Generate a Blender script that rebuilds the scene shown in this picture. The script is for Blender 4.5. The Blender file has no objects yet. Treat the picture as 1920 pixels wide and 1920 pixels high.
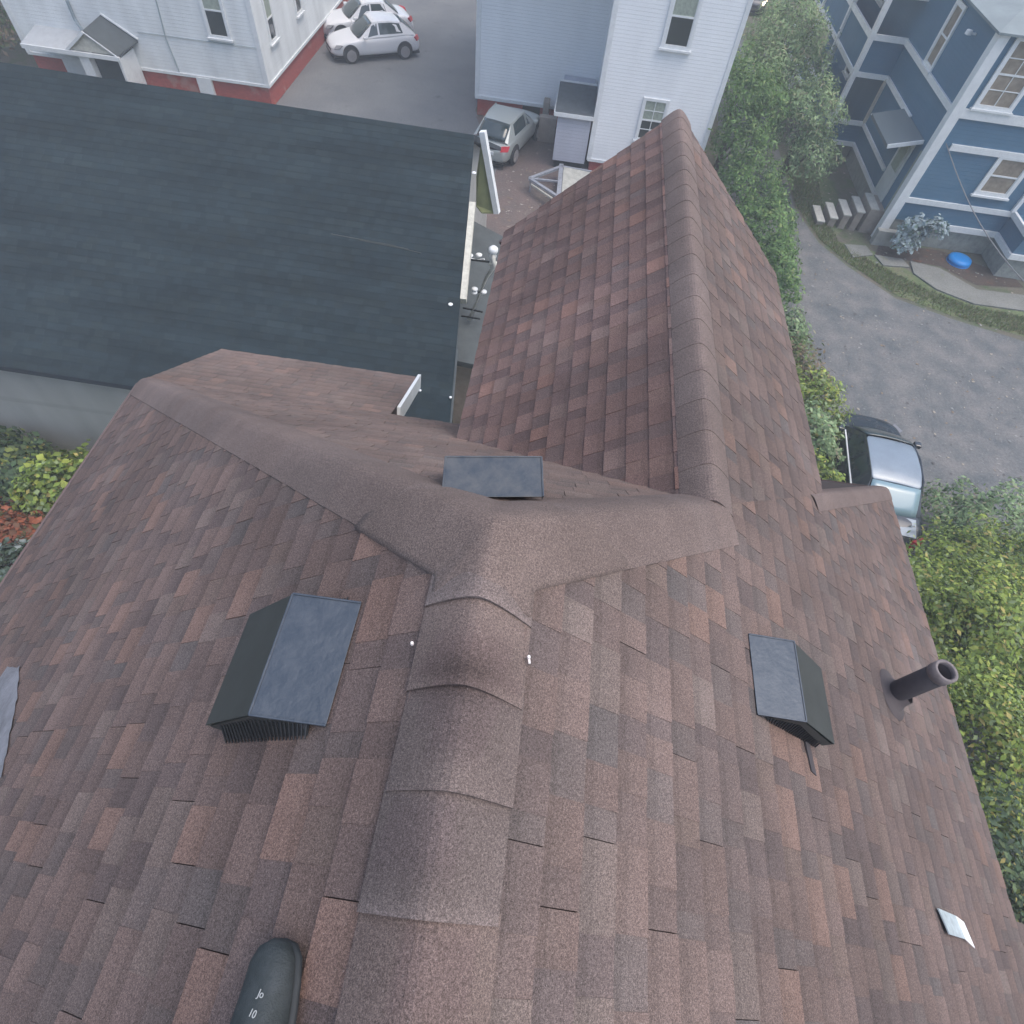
import bpy, math, random
import numpy as np
from mathutils import Vector, Matrix
random.seed(7)
sc = bpy.context.scene
COL = sc.collection
# ------------------------------------------------------------------ camera numbers
CAMR = np.array([[0.98980097, -0.14242613, 0.00297142], [0.11985547, 0.82130818, -0.55775223], [0.07699804, 0.55241984, 0.83000218]])
FPX = 1108.7; CZ = 12.0
def ray(x, y): return CAMR @ np.array([(x-960)/FPX, -(y-960)/FPX, -1.0])
def G(x, y, z=0.0):
    v = ray(x, y); v = v*((z-CZ)/v[2]); return (float(v[0]), float(v[1]), z)
def WY(x, y, Y):
    v = ray(x, y); v = v*(Y/v[1]); return (float(v[0]), Y, float(v[2]+CZ))
# ------------------------------------------------------------------ tags / objects
def tag(o, label=None, cat=None, group=None, kind=None):
    if label: o['label'] = label
    if cat: o['category'] = cat
    if group: o['group'] = group
    if kind: o['kind'] = kind
    return o
BASE = {}
def empty(name, loc=(0, 0, 0), rz=0, label=None, cat=None, group=None):
    o = bpy.data.objects.new(name, None); COL.objects.link(o)
    o.location = loc; o.rotation_euler = (0, 0, rz); o.empty_display_size = .2
    BASE[o.name] = Vector(loc)
    return tag(o, label, cat, group)
def link_mesh(name, me, mat, parent=None, smooth=False):
    o = bpy.data.objects.new(name, me); COL.objects.link(o)
    if mat is not None:
        for m in (mat if isinstance(mat, (list, tuple)) else [mat]): me.materials.append(m)
    if parent is not None: o.parent = parent; BASE[o.name] = BASE[parent.name]
    if smooth:
        me.polygons.foreach_set('use_smooth', [True]*len(me.polygons))
    return o
class MB:
    def __init__(s): s.v = []; s.f = []; s.m = []; s.c = []
    def add(s, vs, fs, mi=0, col=None):
        b = len(s.v); s.v += [tuple(p) for p in vs]
        for f in fs: s.f.append(tuple(b+i for i in f)); s.m.append(mi); s.c.append(col)
    def box(s, a, b, mi=0, col=None, M=None):
        x0, y0, z0 = a; x1, y1, z1 = b
        vs = [(x0,y0,z0),(x1,y0,z0),(x1,y1,z0),(x0,y1,z0),(x0,y0,z1),(x1,y0,z1),(x1,y1,z1),(x0,y1,z1)]
        if M is not None: vs = [tuple(M @ Vector(p)) for p in vs]
        s.add(vs, [(0,3,2,1),(4,5,6,7),(0,1,5,4),(1,2,6,5),(2,3,7,6),(3,0,4,7)], mi, col)
    def beam(s, p, q, w, h=None, up=(0, 0, 1), mi=0):
        p = Vector(p); q = Vector(q); d = (q-p); L = d.length; d.normalize(); h = h or w
        u = Vector(up); r = d.cross(u)
        if r.length < 1e-4: r = d.cross(Vector((1, 0, 0)))
        r.normalize(); u = r.cross(d)
        vs = [p+r*(a*w/2)+u*(b*h/2)+d*c for c in (0, L) for a, b in ((-1,-1),(1,-1),(1,1),(-1,1))]
        s.add(vs, [(0,1,2,3)[::-1],(4,5,6,7),(0,1,5,4),(1,2,6,5),(2,3,7,6),(3,0,4,7)], mi)
    def tube(s, pts, rad, n=12, mi=0, cap=True):
        pts = [Vector(p) for p in pts]; rings = []
        for i, p in enumerate(pts):
            d = (pts[min(i+1, len(pts)-1)]-pts[max(i-1, 0)]).normalized()
            a = d.cross(Vector((0, 0, 1)) if abs(d.z) < .9 else Vector((1, 0, 0))).normalized(); b = d.cross(a)
            r = rad[i] if isinstance(rad, (list, tuple)) else rad
            rings.append([p+(a*math.cos(2*math.pi*k/n)+b*math.sin(2*math.pi*k/n))*r for k in range(n)])
        vs = [q for R in rings for q in R]; fs = []
        for i in range(len(pts)-1):
            for k in range(n): fs.append((i*n+k, i*n+(k+1) % n, (i+1)*n+(k+1) % n, (i+1)*n+k))
        if cap: fs.append(tuple(range(n))[::-1]); fs.append(tuple((len(pts)-1)*n+k for k in range(n)))
        s.add(vs, fs, mi)
    def lathe(s, prof, c, n=20, mi=0, M=None):
        vs = []; fs = []
        for r, z in prof:
            for k in range(n):
                p = Vector((r*math.cos(2*math.pi*k/n), r*math.sin(2*math.pi*k/n), z))
                if M is not None: p = M @ p
                vs.append(p+Vector(c))
        for i in range(len(prof)-1):
            for k in range(n): fs.append((i*n+k, i*n+(k+1) % n, (i+1)*n+(k+1) % n, (i+1)*n+k))
        s.add(vs, fs, mi)
    def slab(s, pts, t, mi=0, col=None, dirv=(0, 0, -1)):
        n = len(pts); d = Vector(dirv)*t
        vs = [Vector(p) for p in pts]; vs += [p+d for p in vs]
        fs = [tuple(range(n)), tuple(range(2*n-1, n-1, -1))]+[(i, i+n, (i+1) % n+n, (i+1) % n) for i in range(n)]
        s.add(vs, fs, mi, col)
    def build(s, name, mat, parent=None, smooth=False, bevel=0, local=False):
        base = Vector((0, 0, 0)) if (parent is None or local) else BASE[parent.name]
        me = bpy.data.meshes.new(name)
        me.from_pydata([tuple(Vector(p)-base) for p in s.v], [], s.f)
        if any(s.m): me.polygons.foreach_set('material_index', s.m)
        if any(c is not None for c in s.c):
            at = me.color_attributes.new('Col', 'FLOAT_COLOR', 'CORNER'); buf = []
            for f, c in zip(s.f, s.c):
                c = c or (.5, .5, .5)
                if isinstance(c, dict):
                    for i_ in f: q_ = c[i_]; buf += [q_[0], q_[1], q_[2], 1.0]
                else: buf += [c[0], c[1], c[2], 1.0]*len(f)
            at.data.foreach_set('color', buf)
        me.validate(); me.update()
        o = link_mesh(name, me, mat, parent, smooth)
        if bevel:
            b = o.modifiers.new('b', 'BEVEL'); b.width = bevel; b.segments = 2; b.limit_method = 'ANGLE'
        return o
# ------------------------------------------------------------------ materials
MATS = {}
def mat(name, col=(.5, .5, .5), rough=.8, metal=0, noise=0, nscale=5, bump=0, bscale=50, attr=False, spec=.5, coat=0, emit=None, col2=None, emitstr=1, detail=6, trans=0):
    if name in MATS: return MATS[name]
    m = bpy.data.materials.new(name); m.use_nodes = True; nt = m.node_tree; N = nt.nodes; L = nt.links
    b = N['Principled BSDF']; b.inputs['Roughness'].default_value = rough; b.inputs['Metallic'].default_value = metal
    b.inputs['Specular IOR Level'].default_value = spec; b.inputs['Coat Weight'].default_value = coat
    tc = N.new('ShaderNodeTexCoord')
    src = None
    if attr:
        a = N.new('ShaderNodeVertexColor'); a.layer_name = 'Col'; src = a.outputs['Color']
    if noise:
        n = N.new('ShaderNodeTexNoise'); n.inputs['Scale'].default_value = nscale; n.inputs['Detail'].default_value = detail; n.inputs['Roughness'].default_value = .65
        L.new(tc.outputs['Object'], n.inputs['Vector'])
        r = N.new('ShaderNodeMapRange'); r.inputs['From Min'].default_value = .3; r.inputs['From Max'].default_value = .7
        L.new(n.outputs['Fac'], r.inputs['Value'])
        mx = N.new('ShaderNodeMix'); mx.data_type = 'RGBA'
        if col2 is not None and not attr:
            mx.inputs['A'].default_value = (*col, 1); mx.inputs['B'].default_value = (*col2, 1)
            L.new(r.outputs[0], mx.inputs['Factor']); src = mx.outputs['Result']
        else:
            r.inputs['To Min'].default_value = 1-noise; r.inputs['To Max'].default_value = 1+noise
            mx.data_type = 'RGBA'; mx.blend_type = 'MULTIPLY'; mx.inputs['Factor'].default_value = 1
            if src is not None: L.new(src, mx.inputs['A'])
            else: mx.inputs['A'].default_value = (*col, 1)
            L.new(r.outputs[0], mx.inputs['B']); src = mx.outputs['Result']
    if src is not None: L.new(src, b.inputs['Base Color'])
    else: b.inputs['Base Color'].default_value = (*col, 1)
    if bump:
        n2 = N.new('ShaderNodeTexNoise'); n2.inputs['Scale'].default_value = bscale; n2.inputs['Detail'].default_value = 4
        L.new(tc.outputs['Object'], n2.inputs['Vector'])
        bp = N.new('ShaderNodeBump'); bp.inputs['Strength'].default_value = bump; bp.inputs['Distance'].default_value = .02
        L.new(n2.outputs['Fac'], bp.inputs['Height']); L.new(bp.outputs[0], b.inputs['Normal'])
    if emit: b.inputs['Emission Color'].default_value = (*emit, 1); b.inputs['Emission Strength'].default_value = emitstr
    if trans:
        out = N['Material Output']; tr = N.new('ShaderNodeBsdfTranslucent'); ms = N.new('ShaderNodeMixShader'); ms.inputs[0].default_value = trans
        if src is not None: L.new(src, tr.inputs['Color'])
        L.new(b.outputs[0], ms.inputs[1]); L.new(tr.outputs[0], ms.inputs[2]); L.new(ms.outputs[0], out.inputs['Surface'])
    MATS[name] = m; return m
def shingle_mat(name, grain=1.0, big=.18, stretch=None):
    m = bpy.data.materials.new(name); m.use_nodes = True; nt = m.node_tree; N = nt.nodes; L = nt.links
    b = N['Principled BSDF']; b.inputs['Roughness'].default_value = .93; b.inputs['Specular IOR Level'].default_value = .25
    tc = N.new('ShaderNodeTexCoord'); a = N.new('ShaderNodeVertexColor'); a.layer_name = 'Col'; src = a.outputs['Color']
    def mul(src, sock):
        mx = N.new('ShaderNodeMix'); mx.data_type = 'RGBA'; mx.blend_type = 'MULTIPLY'; mx.inputs['Factor'].default_value = 1
        L.new(src, mx.inputs['A']); L.new(sock, mx.inputs['B']); return mx.outputs['Result']
    for sc_, lo, hi, de in ((420, 1-.45*grain, 1+.55*grain, 2), (170, 1-.28*grain, 1+.3*grain, 3), (.9, 1-big, 1+big, 5), (7, .93, 1.07, 4)):
        n = N.new('ShaderNodeTexNoise'); n.inputs['Scale'].default_value = sc_; n.inputs['Detail'].default_value = de
        if stretch and sc_ < 10:
            mp = N.new('ShaderNodeMapping'); mp.inputs['Scale'].default_value = stretch; L.new(tc.outputs['Object'], mp.inputs[0]); L.new(mp.outputs[0], n.inputs['Vector'])
        else: L.new(tc.outputs['Object'], n.inputs['Vector'])
        r = N.new('ShaderNodeMapRange'); r.inputs['From Min'].default_value = .32; r.inputs['From Max'].default_value = .68
        r.inputs['To Min'].default_value = lo; r.inputs['To Max'].default_value = hi
        L.new(n.outputs['Fac'], r.inputs['Value']); src = mul(src, r.outputs[0])
    # scattered pale granules
    v = N.new('ShaderNodeTexVoronoi'); v.inputs['Scale'].default_value = 130; L.new(tc.outputs['Object'], v.inputs['Vector'])
    r = N.new('ShaderNodeMapRange'); r.inputs['From Min'].default_value = .1; r.inputs['From Max'].default_value = .2; r.inputs['To Min'].default_value = 1; r.inputs['To Max'].default_value = 0
    L.new(v.outputs['Distance'], r.inputs['Value'])
    sp = N.new('ShaderNodeSeparateColor'); L.new(v.outputs['Color'], sp.inputs[0])
    g = N.new('ShaderNodeMath'); g.operation = 'GREATER_THAN'; g.inputs[1].default_value = .8; L.new(sp.outputs[0], g.inputs[0])
    mm = N.new('ShaderNodeMath'); mm.operation = 'MULTIPLY'; L.new(r.outputs[0], mm.inputs[0]); L.new(g.outputs[0], mm.inputs[1])
    m3 = N.new('ShaderNodeMath'); m3.operation = 'MULTIPLY'; m3.inputs[1].default_value = .55*grain; L.new(mm.outputs[0], m3.inputs[0])
    mx = N.new('ShaderNodeMix'); mx.data_type = 'RGBA'; mx.inputs['B'].default_value = (.3, .26, .25, 1); L.new(m3.outputs[0], mx.inputs['Factor']); L.new(src, mx.inputs['A'])
    L.new(mx.outputs['Result'], b.inputs['Base Color'])
    n2 = N.new('ShaderNodeTexNoise'); n2.inputs['Scale'].default_value = 350; L.new(tc.outputs['Object'], n2.inputs['Vector'])
    bp = N.new('ShaderNodeBump'); bp.inputs['Strength'].default_value = .5*grain; bp.inputs['Distance'].default_value = .003
    L.new(n2.outputs['Fac'], bp.inputs['Height']); L.new(bp.outputs[0], b.inputs['Normal'])
    return m
def siding_mat(name, col, pitch=.11, dirt=.08):
    m = bpy.data.materials.new(name); m.use_nodes = True; nt = m.node_tree; N = nt.nodes; L = nt.links
    b = N['Principled BSDF']; b.inputs['Roughness'].default_value = .6
    tc = N.new('ShaderNodeTexCoord'); s = N.new('ShaderNodeSeparateXYZ'); L.new(tc.outputs['Object'], s.inputs[0])
    d = N.new('ShaderNodeMath'); d.operation = 'DIVIDE'; d.inputs[1].default_value = pitch; L.new(s.outputs['Z'], d.inputs[0])
    f = N.new('ShaderNodeMath'); f.operation = 'FRACT'; L.new(d.outputs[0], f.inputs[0])
    inv = N.new('ShaderNodeMath'); inv.operation = 'SUBTRACT'; inv.inputs[0].default_value = 1; L.new(f.outputs[0], inv.inputs[1])
    bp = N.new('ShaderNodeBump'); bp.inputs['Strength'].default_value = .7; bp.inputs['Distance'].default_value = .018
    L.new(inv.outputs[0], bp.inputs['Height']); L.new(bp.outputs[0], b.inputs['Normal'])
    n = N.new('ShaderNodeTexNoise'); n.inputs['Scale'].default_value = .8; n.inputs['Detail'].default_value = 8
    mp = N.new('ShaderNodeMapping'); mp.inputs['Scale'].default_value = (2.2, 2.2, .6); L.new(tc.outputs['Object'], mp.inputs[0]); L.new(mp.outputs[0], n.inputs['Vector'])
    r = N.new('ShaderNodeMapRange'); r.inputs['From Min'].default_value = .3; r.inputs['From Max'].default_value = .7; r.inputs['To Min'].default_value = 1-dirt; r.inputs['To Max'].default_value = 1+dirt*.6
    L.new(n.outputs['Fac'], r.inputs['Value'])
    mx = N.new('ShaderNodeMix'); mx.data_type = 'RGBA'; mx.blend_type = 'MULTIPLY'; mx.inputs['Factor'].default_value = 1; mx.inputs['A'].default_value = (*col, 1)
    L.new(r.outputs[0], mx.inputs['B'])
    # thin lap joint
    g = N.new('ShaderNodeMath'); g.operation = 'LESS_THAN'; g.inputs[1].default_value = .09; L.new(f.outputs[0], g.inputs[0])
    g2 = N.new('ShaderNodeMath'); g2.operation = 'MULTIPLY'; g2.inputs[1].default_value = .18; L.new(g.outputs[0], g2.inputs[0])
    mx2 = N.new('ShaderNodeMix'); mx2.data_type = 'RGBA'; mx2.inputs['B'].default_value = (col[0]*.45, col[1]*.45, col[2]*.45, 1)
    L.new(g2.outputs[0], mx2.inputs['Factor']); L.new(mx.outputs['Result'], mx2.inputs['A']); L.new(mx2.outputs['Result'], b.inputs['Base Color'])
    return m
def brick_mat():
    m = bpy.data.materials.new('brick'); m.use_nodes = True; nt = m.node_tree; N = nt.nodes; L = nt.links
    b = N['Principled BSDF']; b.inputs['Roughness'].default_value = .9
    tc = N.new('ShaderNodeTexCoord'); s = N.new('ShaderNodeSeparateXYZ'); L.new(tc.outputs['Object'], s.inputs[0])
    a = N.new('ShaderNodeMath'); a.operation = 'ADD'; L.new(s.outputs['X'], a.inputs[0]); L.new(s.outputs['Y'], a.inputs[1])
    c = N.new('ShaderNodeCombineXYZ'); L.new(a.outputs[0], c.inputs['X']); L.new(s.outputs['Z'], c.inputs['Y'])
    br = N.new('ShaderNodeTexBrick'); br.inputs['Scale'].default_value = 4.5; L.new(c.outputs[0], br.inputs['Vector'])
    br.inputs['Color1'].default_value = (.42, .08, .062, 1); br.inputs['Color2'].default_value = (.34, .062, .05, 1); br.inputs['Mortar'].default_value = (.34, .12, .09, 1)
    br.inputs['Mortar Size'].default_value = .012
    n = N.new('ShaderNodeTexNoise'); n.inputs['Scale'].default_value = 1.6; n.inputs['Detail'].default_value = 7; L.new(tc.outputs['Object'], n.inputs['Vector'])
    r = N.new('ShaderNodeMapRange'); r.inputs['From Min'].default_value = .56; r.inputs['From Max'].default_value = .68; r.inputs['To Max'].default_value = .5; L.new(n.outputs['Fac'], r.inputs['Value'])
    mx = N.new('ShaderNodeMix'); mx.data_type = 'RGBA'; mx.inputs['B'].default_value = (.42, .3, .24, 1); L.new(r.outputs[0], mx.inputs['Factor']); L.new(br.outputs['Color'], mx.inputs['A'])
    L.new(mx.outputs['Result'], b.inputs['Base Color'])
    return m
M_SH = shingle_mat('maroon_shingle'); M_SHD = shingle_mat('slate_shingle', .55, .2, (.5, 2.6, 2.6))
M_WHITE = siding_mat('white_siding', (.80, .82, .83), dirt=.05); M_WHITE2 = siding_mat('old_white_siding', (.70, .73, .73), .12, .14)
M_BLUE = siding_mat('blue_siding', (.062, .15, .235), .12, .06); M_GREYS = siding_mat('grey_siding', (.36, .36, .34), 1.55, .12)
M_TRIM = mat('white_trim', (.72, .74, .74), .5, noise=.08, nscale=6)
M_OLDTRIM = mat('weathered_trim', (.5, .49, .42), .7, noise=.2, nscale=9)
M_BRICK = brick_mat()
M_GLASS = mat('window_glass', (.03, .04, .04), .08, spec=.9)
M_CURT = mat('window_curtain', (.3, .34, .28), .9, noise=.25, nscale=9)
M_CURT2 = mat('window_blind', (.26, .22, .17), .9, noise=.3, nscale=5)
M_DARK = mat('dark_void', (.012, .014, .014), .9)
M_DECK = mat('roof_deck', (.04, .03, .03), 1)
M_VENT = mat('vent_metal', (.042, .058, .08), .45, metal=.3, noise=.6, nscale=16, col2=(.075, .09, .11), bump=.12, bscale=60)
M_VENTD = mat('vent_dusty_metal', (.045, .06, .08), .5, metal=.3, noise=.6, nscale=14, col2=(.11, .115, .12), bump=.12, bscale=80)
M_VENTS = mat('vent_shade_metal', (.045, .05, .048), .55, metal=.2, noise=.15, nscale=8)
M_GRILL = mat('vent_grille', (.028, .031, .036), .6)
M_CONC = mat('concrete', (.32, .33, .31), .95, noise=.2, nscale=3, bump=.3, bscale=30)
M_TAN = mat('tan_paint', (.30, .26, .22), .8, noise=.15, nscale=6)
M_GROOF = mat('grey_flat_roofing', (.075, .088, .092), .9, noise=.18, nscale=3)
M_BROOF = mat('grey_membrane', (.22, .26, .27), .9, noise=.15, nscale=1)
# ------------------------------------------------------------------ shingled slopes
PAL = [((.106, .086, .080), 5), ((.112, .091, .085), 3), ((.132, .099, .087), 1.6), ((.113, .098, .092), 2), ((.096, .081, .078), 2)]
PALG = [((.092, .082, .080), 4), ((.086, .074, .073), 3), ((.099, .082, .078), 3), ((.088, .083, .083), .7), ((.108, .089, .081), 1)]
PALD = [((.020, .031, .037), 4), ((.022, .033, .038), 3), ((.019, .030, .036), 3), ((.023, .034, .038), .8)]
def pick(pal, rng):
    t = rng.random()*sum(w for _, w in pal)
    for c, w in pal:
        t -= w
        if t <= 0: break
    k = rng.uniform(.92, 1.08); return (c[0]*k, c[1]*k, c[2]*k)
def clip(poly, hull):
    for i in range(len(hull)):
        a = hull[i]; b = hull[(i+1) % len(hull)]; ex, ey = b[0]-a[0], b[1]-a[1]; out = []
        for j in range(len(poly)):
            p = poly[j]; q = poly[(j+1) % len(poly)]
            sp = ex*(p[1]-a[1])-ey*(p[0]-a[0]); sq = ex*(q[1]-a[1])-ey*(q[0]-a[0])
            if sp >= 0: out.append(p)
            if (sp >= 0) != (sq >= 0):
                t = sp/(sp-sq); out.append((p[0]+(q[0]-p[0])*t, p[1]+(q[1]-p[1])*t))
        poly = out
        if len(poly) < 3: return []
    return poly
def slope(mb, hull3, O, U, V, e=.128, pal=PAL, seed=1, tabw=(.09, .2), gapw=(.06, .15), thick=.004, lay=.003, tone=(1, 1, 1), contrast=1.0):
    """fill a convex polygon (list of 3d points in the plane O,U,V) with real overlapping laminated shingles"""
    rng = random.Random(seed); O = Vector(O); U = Vector(U).normalized(); V = Vector(V).normalized(); n = U.cross(V).normalized()
    hull = [((Vector(p)-O).dot(U), (Vector(p)-O).dot(V)) for p in hull3]
    ar = sum(hull[i][0]*hull[(i+1) % len(hull)][1]-hull[(i+1) % len(hull)][0]*hull[i][1] for i in range(len(hull)))
    if ar < 0: hull = hull[::-1]
    u0 = min(h[0] for h in hull); u1 = max(h[0] for h in hull); v0 = min(h[1] for h in hull); v1 = max(h[1] for h in hull)
    if n.z < 0: n = -n
    for j in range(math.floor(v0/e)-1, math.ceil(v1/e)+1):
        va, vb = j*e, (j+1)*e+.004
        rj = random.Random(seed*1000+j); u = -30+rj.uniform(0, .9); joint = u+rj.uniform(.5, 1); tab = False
        mood = rj.uniform(.95, 1.05)
        while u < u1:
            w = rj.uniform(*tabw) if tab else rj.uniform(*gapw)
            c = pick(pal if (tab or pal is not PAL) else PALG, rj); c = tuple(k*mood for k in c)
            if not tab and pal is not PAL: c = tuple(k*.9 for k in c)
            m_ = .095 if pal is PAL else sum(c)/3
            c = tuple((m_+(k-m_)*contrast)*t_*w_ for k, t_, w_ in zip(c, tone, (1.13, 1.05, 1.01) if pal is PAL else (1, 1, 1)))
            g = 0
            if u > joint: g = .0025 if pal is PAL else 0; joint = u+rj.uniform(.9, 1.05)
            if u+w > u0:
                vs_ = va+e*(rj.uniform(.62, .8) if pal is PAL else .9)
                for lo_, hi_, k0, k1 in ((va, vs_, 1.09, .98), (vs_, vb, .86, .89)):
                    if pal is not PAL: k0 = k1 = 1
                    q = clip([(u+g, lo_), (u+w, lo_), (u+w, hi_), (u+g, hi_)], hull)
                    if q:
                        hb = thick+(lay if tab else 0)
                        top = [O+U*a+V*b+n*(hb*(1-(b-va)/(e*1.15))+.002) for a, b in q]
                        bot = [O+U*a+V*b-n*.002 for a, b in q]; k = len(q); B0 = len(mb.v); cd = {}
                        for i_, (a, b) in enumerate(q+q):
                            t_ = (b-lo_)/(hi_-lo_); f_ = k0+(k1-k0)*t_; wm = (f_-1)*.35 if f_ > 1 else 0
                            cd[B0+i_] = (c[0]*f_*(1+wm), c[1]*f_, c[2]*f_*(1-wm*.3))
                        mb.add(top+bot, [tuple(range(k))]+[(i, i+k, (i+1) % k+k, (i+1) % k) for i in range(k)], 0, cd)
            u += w; tab = not tab
def caps(mb, P0, P1, dA, dB, w=.155, e=.2, seed=3, lift=.014, over=.03, pal=None, rnd=.05, even=False, cv=.1, stain=None):
    P0 = Vector(P0); P1 = Vector(P1); d = (P1-P0); L = d.length; d.normalize(); dA = Vector(dA).normalized(); dB = Vector(dB).normalized()
    up = -(dA+dB); up.normalize(); rng = random.Random(seed); i = 0; s = 0.0
    while s < L:
        base = (.142, .111, .101); k = rng.uniform(1-cv, 1+cv); hue = rng.uniform(-.05, .05)*cv; c = (base[0]*k+hue, base[1]*k, base[2]*k-hue*.5)
        a = s; b = min(s+e+over, L+.02); jit = 0 if even and L < 6 else rng.uniform(-.005, .005); rows = []
        sk = 0 if even and L < 6 else rng.uniform(-.012, .012)
        for t_, pos in ((0, a), (.15, a+(b-a)*.15), (.4, a+(b-a)*.4), (.7, a+(b-a)*.7), (1, b)):
            ring = []
            for q in range(-8, 9):
                t = q/8; sd = dA if t < 0 else dB; h = .004+lift*(1-t_)*(1-.35*abs(t))
                at = abs(t); q_ = .26; dr_ = math.sqrt(t*t+q_*q_)-q_+(q_-math.sqrt(1+q_*q_)+1)*at*at; sv_ = up*sd.dot(up); lt_ = sd-sv_
                p = P0+d*(pos+sk*t)+lt_*(at*w)+sv_*(dr_*w)+up*(h+.006)+(dB-dA)*jit
                ring.append(p)
            rows.append(ring)
        n = 17; vs = [p for r in rows for p in r]; fs = []
        for r in range(4):
            for q in range(n-1): fs.append((r*n+q, r*n+q+1, (r+1)*n+q+1, (r+1)*n+q))
        low = [p-up*(.009) for p in rows[0]]; b0 = len(vs); vs += low
        for q in range(n-1): fs.append((q, b0+q, b0+q+1, q+1))
        for side in (0, n-1):
            sb = len(vs); vs += [rows[r][side]-up*.02 for r in range(5)]
            for r in range(4): fs.append((r*n+side, (r+1)*n+side, sb+r+1, sb+r))
        B0 = len(mb.v); cd = {}
        for i_, p in enumerate(vs):
            f_ = 1.22 if (i_ < 17 and stain) else 1.0
            if stain:
                for (sx_, sy_, rx_, ry_, am) in stain: f_ *= 1-am*math.exp(-(((p[0]-sx_)/rx_)**2+((p[1]-sy_)/ry_)**2))
            cd[B0+i_] = (c[0]*f_, c[1]*f_*(.97 if f_ < .9 else 1), c[2]*f_)
        mb.add(vs, fs, 0, cd); s += e*(1 if even else rng.uniform(.93, 1.07)); i += 1
# ================================================================== OUR HOUSE
T = .8; X0 = -.05; ZR = 10.65; TF = .997; YA = .85
house = empty('shingled_house', (0, -3, 0), label='tall house under the maroon shingled hip roof that the photo is taken from', cat='house')
zL = lambda x: ZR+T*(x-X0); zRt = lambda x: ZR-T*(x-X0); zF = lambda y: ZR-TF*(y-YA)
XL = -3.66; YL = YA+(ZR-zL(XL))/TF; XR = 3.24; YR = YA+(ZR-zRt(XR))/TF; YB = -7.0
A = (X0, YA, ZR); B = (X0, YB, ZR); CL = (XL, YL, zL(XL)); CR = (XR, YR, zRt(XR))
XW = .87; ZW = zRt(XW); YW = YA+(ZR-ZW)/TF; YWE = 5.52
XWL = -.46; zWL = ZW-T*(XW-XWL); XWR = 1.96
YWL, YWR = 5.22, 4.86
mb = MB(); cs = 1/math.sqrt(1+T*T); cf = 1/math.sqrt(1+TF*TF)
# left slope
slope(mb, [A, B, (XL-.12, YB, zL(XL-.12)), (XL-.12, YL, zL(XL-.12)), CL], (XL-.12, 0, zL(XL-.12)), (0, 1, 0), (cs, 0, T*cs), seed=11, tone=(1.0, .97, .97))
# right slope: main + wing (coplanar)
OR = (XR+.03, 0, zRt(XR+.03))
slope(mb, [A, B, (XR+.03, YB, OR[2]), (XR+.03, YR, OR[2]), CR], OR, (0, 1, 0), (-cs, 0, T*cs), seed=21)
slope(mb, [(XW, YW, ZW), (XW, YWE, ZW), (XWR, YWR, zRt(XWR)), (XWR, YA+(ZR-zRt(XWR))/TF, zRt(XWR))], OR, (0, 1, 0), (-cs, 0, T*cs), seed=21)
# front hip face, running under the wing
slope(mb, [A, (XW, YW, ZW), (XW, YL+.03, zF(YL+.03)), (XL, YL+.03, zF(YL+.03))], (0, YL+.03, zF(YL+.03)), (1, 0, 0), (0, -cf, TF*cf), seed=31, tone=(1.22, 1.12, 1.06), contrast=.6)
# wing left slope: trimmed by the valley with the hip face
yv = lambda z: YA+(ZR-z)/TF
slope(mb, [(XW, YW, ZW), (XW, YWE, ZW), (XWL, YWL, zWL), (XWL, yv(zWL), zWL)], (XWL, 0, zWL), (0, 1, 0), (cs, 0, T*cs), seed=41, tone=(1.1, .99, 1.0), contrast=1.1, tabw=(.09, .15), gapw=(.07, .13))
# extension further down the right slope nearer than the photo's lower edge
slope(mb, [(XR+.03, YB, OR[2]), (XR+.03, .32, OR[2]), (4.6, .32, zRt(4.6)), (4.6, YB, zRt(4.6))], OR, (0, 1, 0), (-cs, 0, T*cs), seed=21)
roof = mb.build('roof', M_SH, house)
mb = MB()   # deck under the shingles
for pts in ([A, B, (XL-.12, YB, zL(XL-.12)), (XL-.12, YL, zL(XL-.12)), CL], [B, A, CR, (XR, YB, zRt(XR))], [(XW, YWE, ZW), (XW, YW, ZW), (XWR, yv(zRt(XWR)), zRt(XWR)), (XWR, YWR, zRt(XWR))],
            [A, (XW, YW, ZW), (XW, YL, zF(YL)), (XL, YL, zF(YL))], [(XW, YW, ZW), (XW, YWE, ZW), (XWL, YWL, zWL), (XWL, yv(zWL), zWL)], [(XR, .3, zRt(XR)), (4.6, .3, zRt(4.6)), (4.6, YB, zRt(4.6)), (XR, YB, zRt(XR))], [A, CR, (XR, YR+.02, zRt(XR)), (XW, YR+.02, zF(YR+.02)), (XW, YW, ZW)]):
    mb.slab([Vector(p)-Vector((0, 0, .012)) for p in pts], .1)
mb.build('roof_deck', M_DECK, house)
# ridge caps
mb = MB(); dl = Vector((-cs, 0, -T*cs)); dr = Vector((cs, 0, -T*cs)); dfv = Vector((0, cf, -TF*cf))
hl = (Vector(A)-Vector(CL)).normalized(); hr = (Vector(A)-Vector(CR)).normalized()
def perp(v, h): v = Vector(v); return (v-h*v.dot(h)).normalized()
caps(mb, CL, (A[0]-.16, A[1]+.134, A[2]-.128), perp(dl, hl), perp(dfv, hl), seed=5, e=.2, w=.19, lift=.004, cv=.04, even=True)
mb.build('hip_cap', M_SH, house); mb = MB()
caps(mb, CR, (XWR-.15, yv(zRt(XWR-.15)), zRt(XWR-.15)), perp(dr, hr), perp(dfv, hr), seed=8, e=.2, lift=.001, cv=.02, w=.11, even=True)
mb.build('hip_cap', M_SH, house); mb = MB()
caps(mb, (XW, YW+.02, ZW+.0), (XW, YWE, ZW), dl, dr, seed=9, e=.21, w=.155, lift=.004, cv=.04, even=True)
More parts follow.
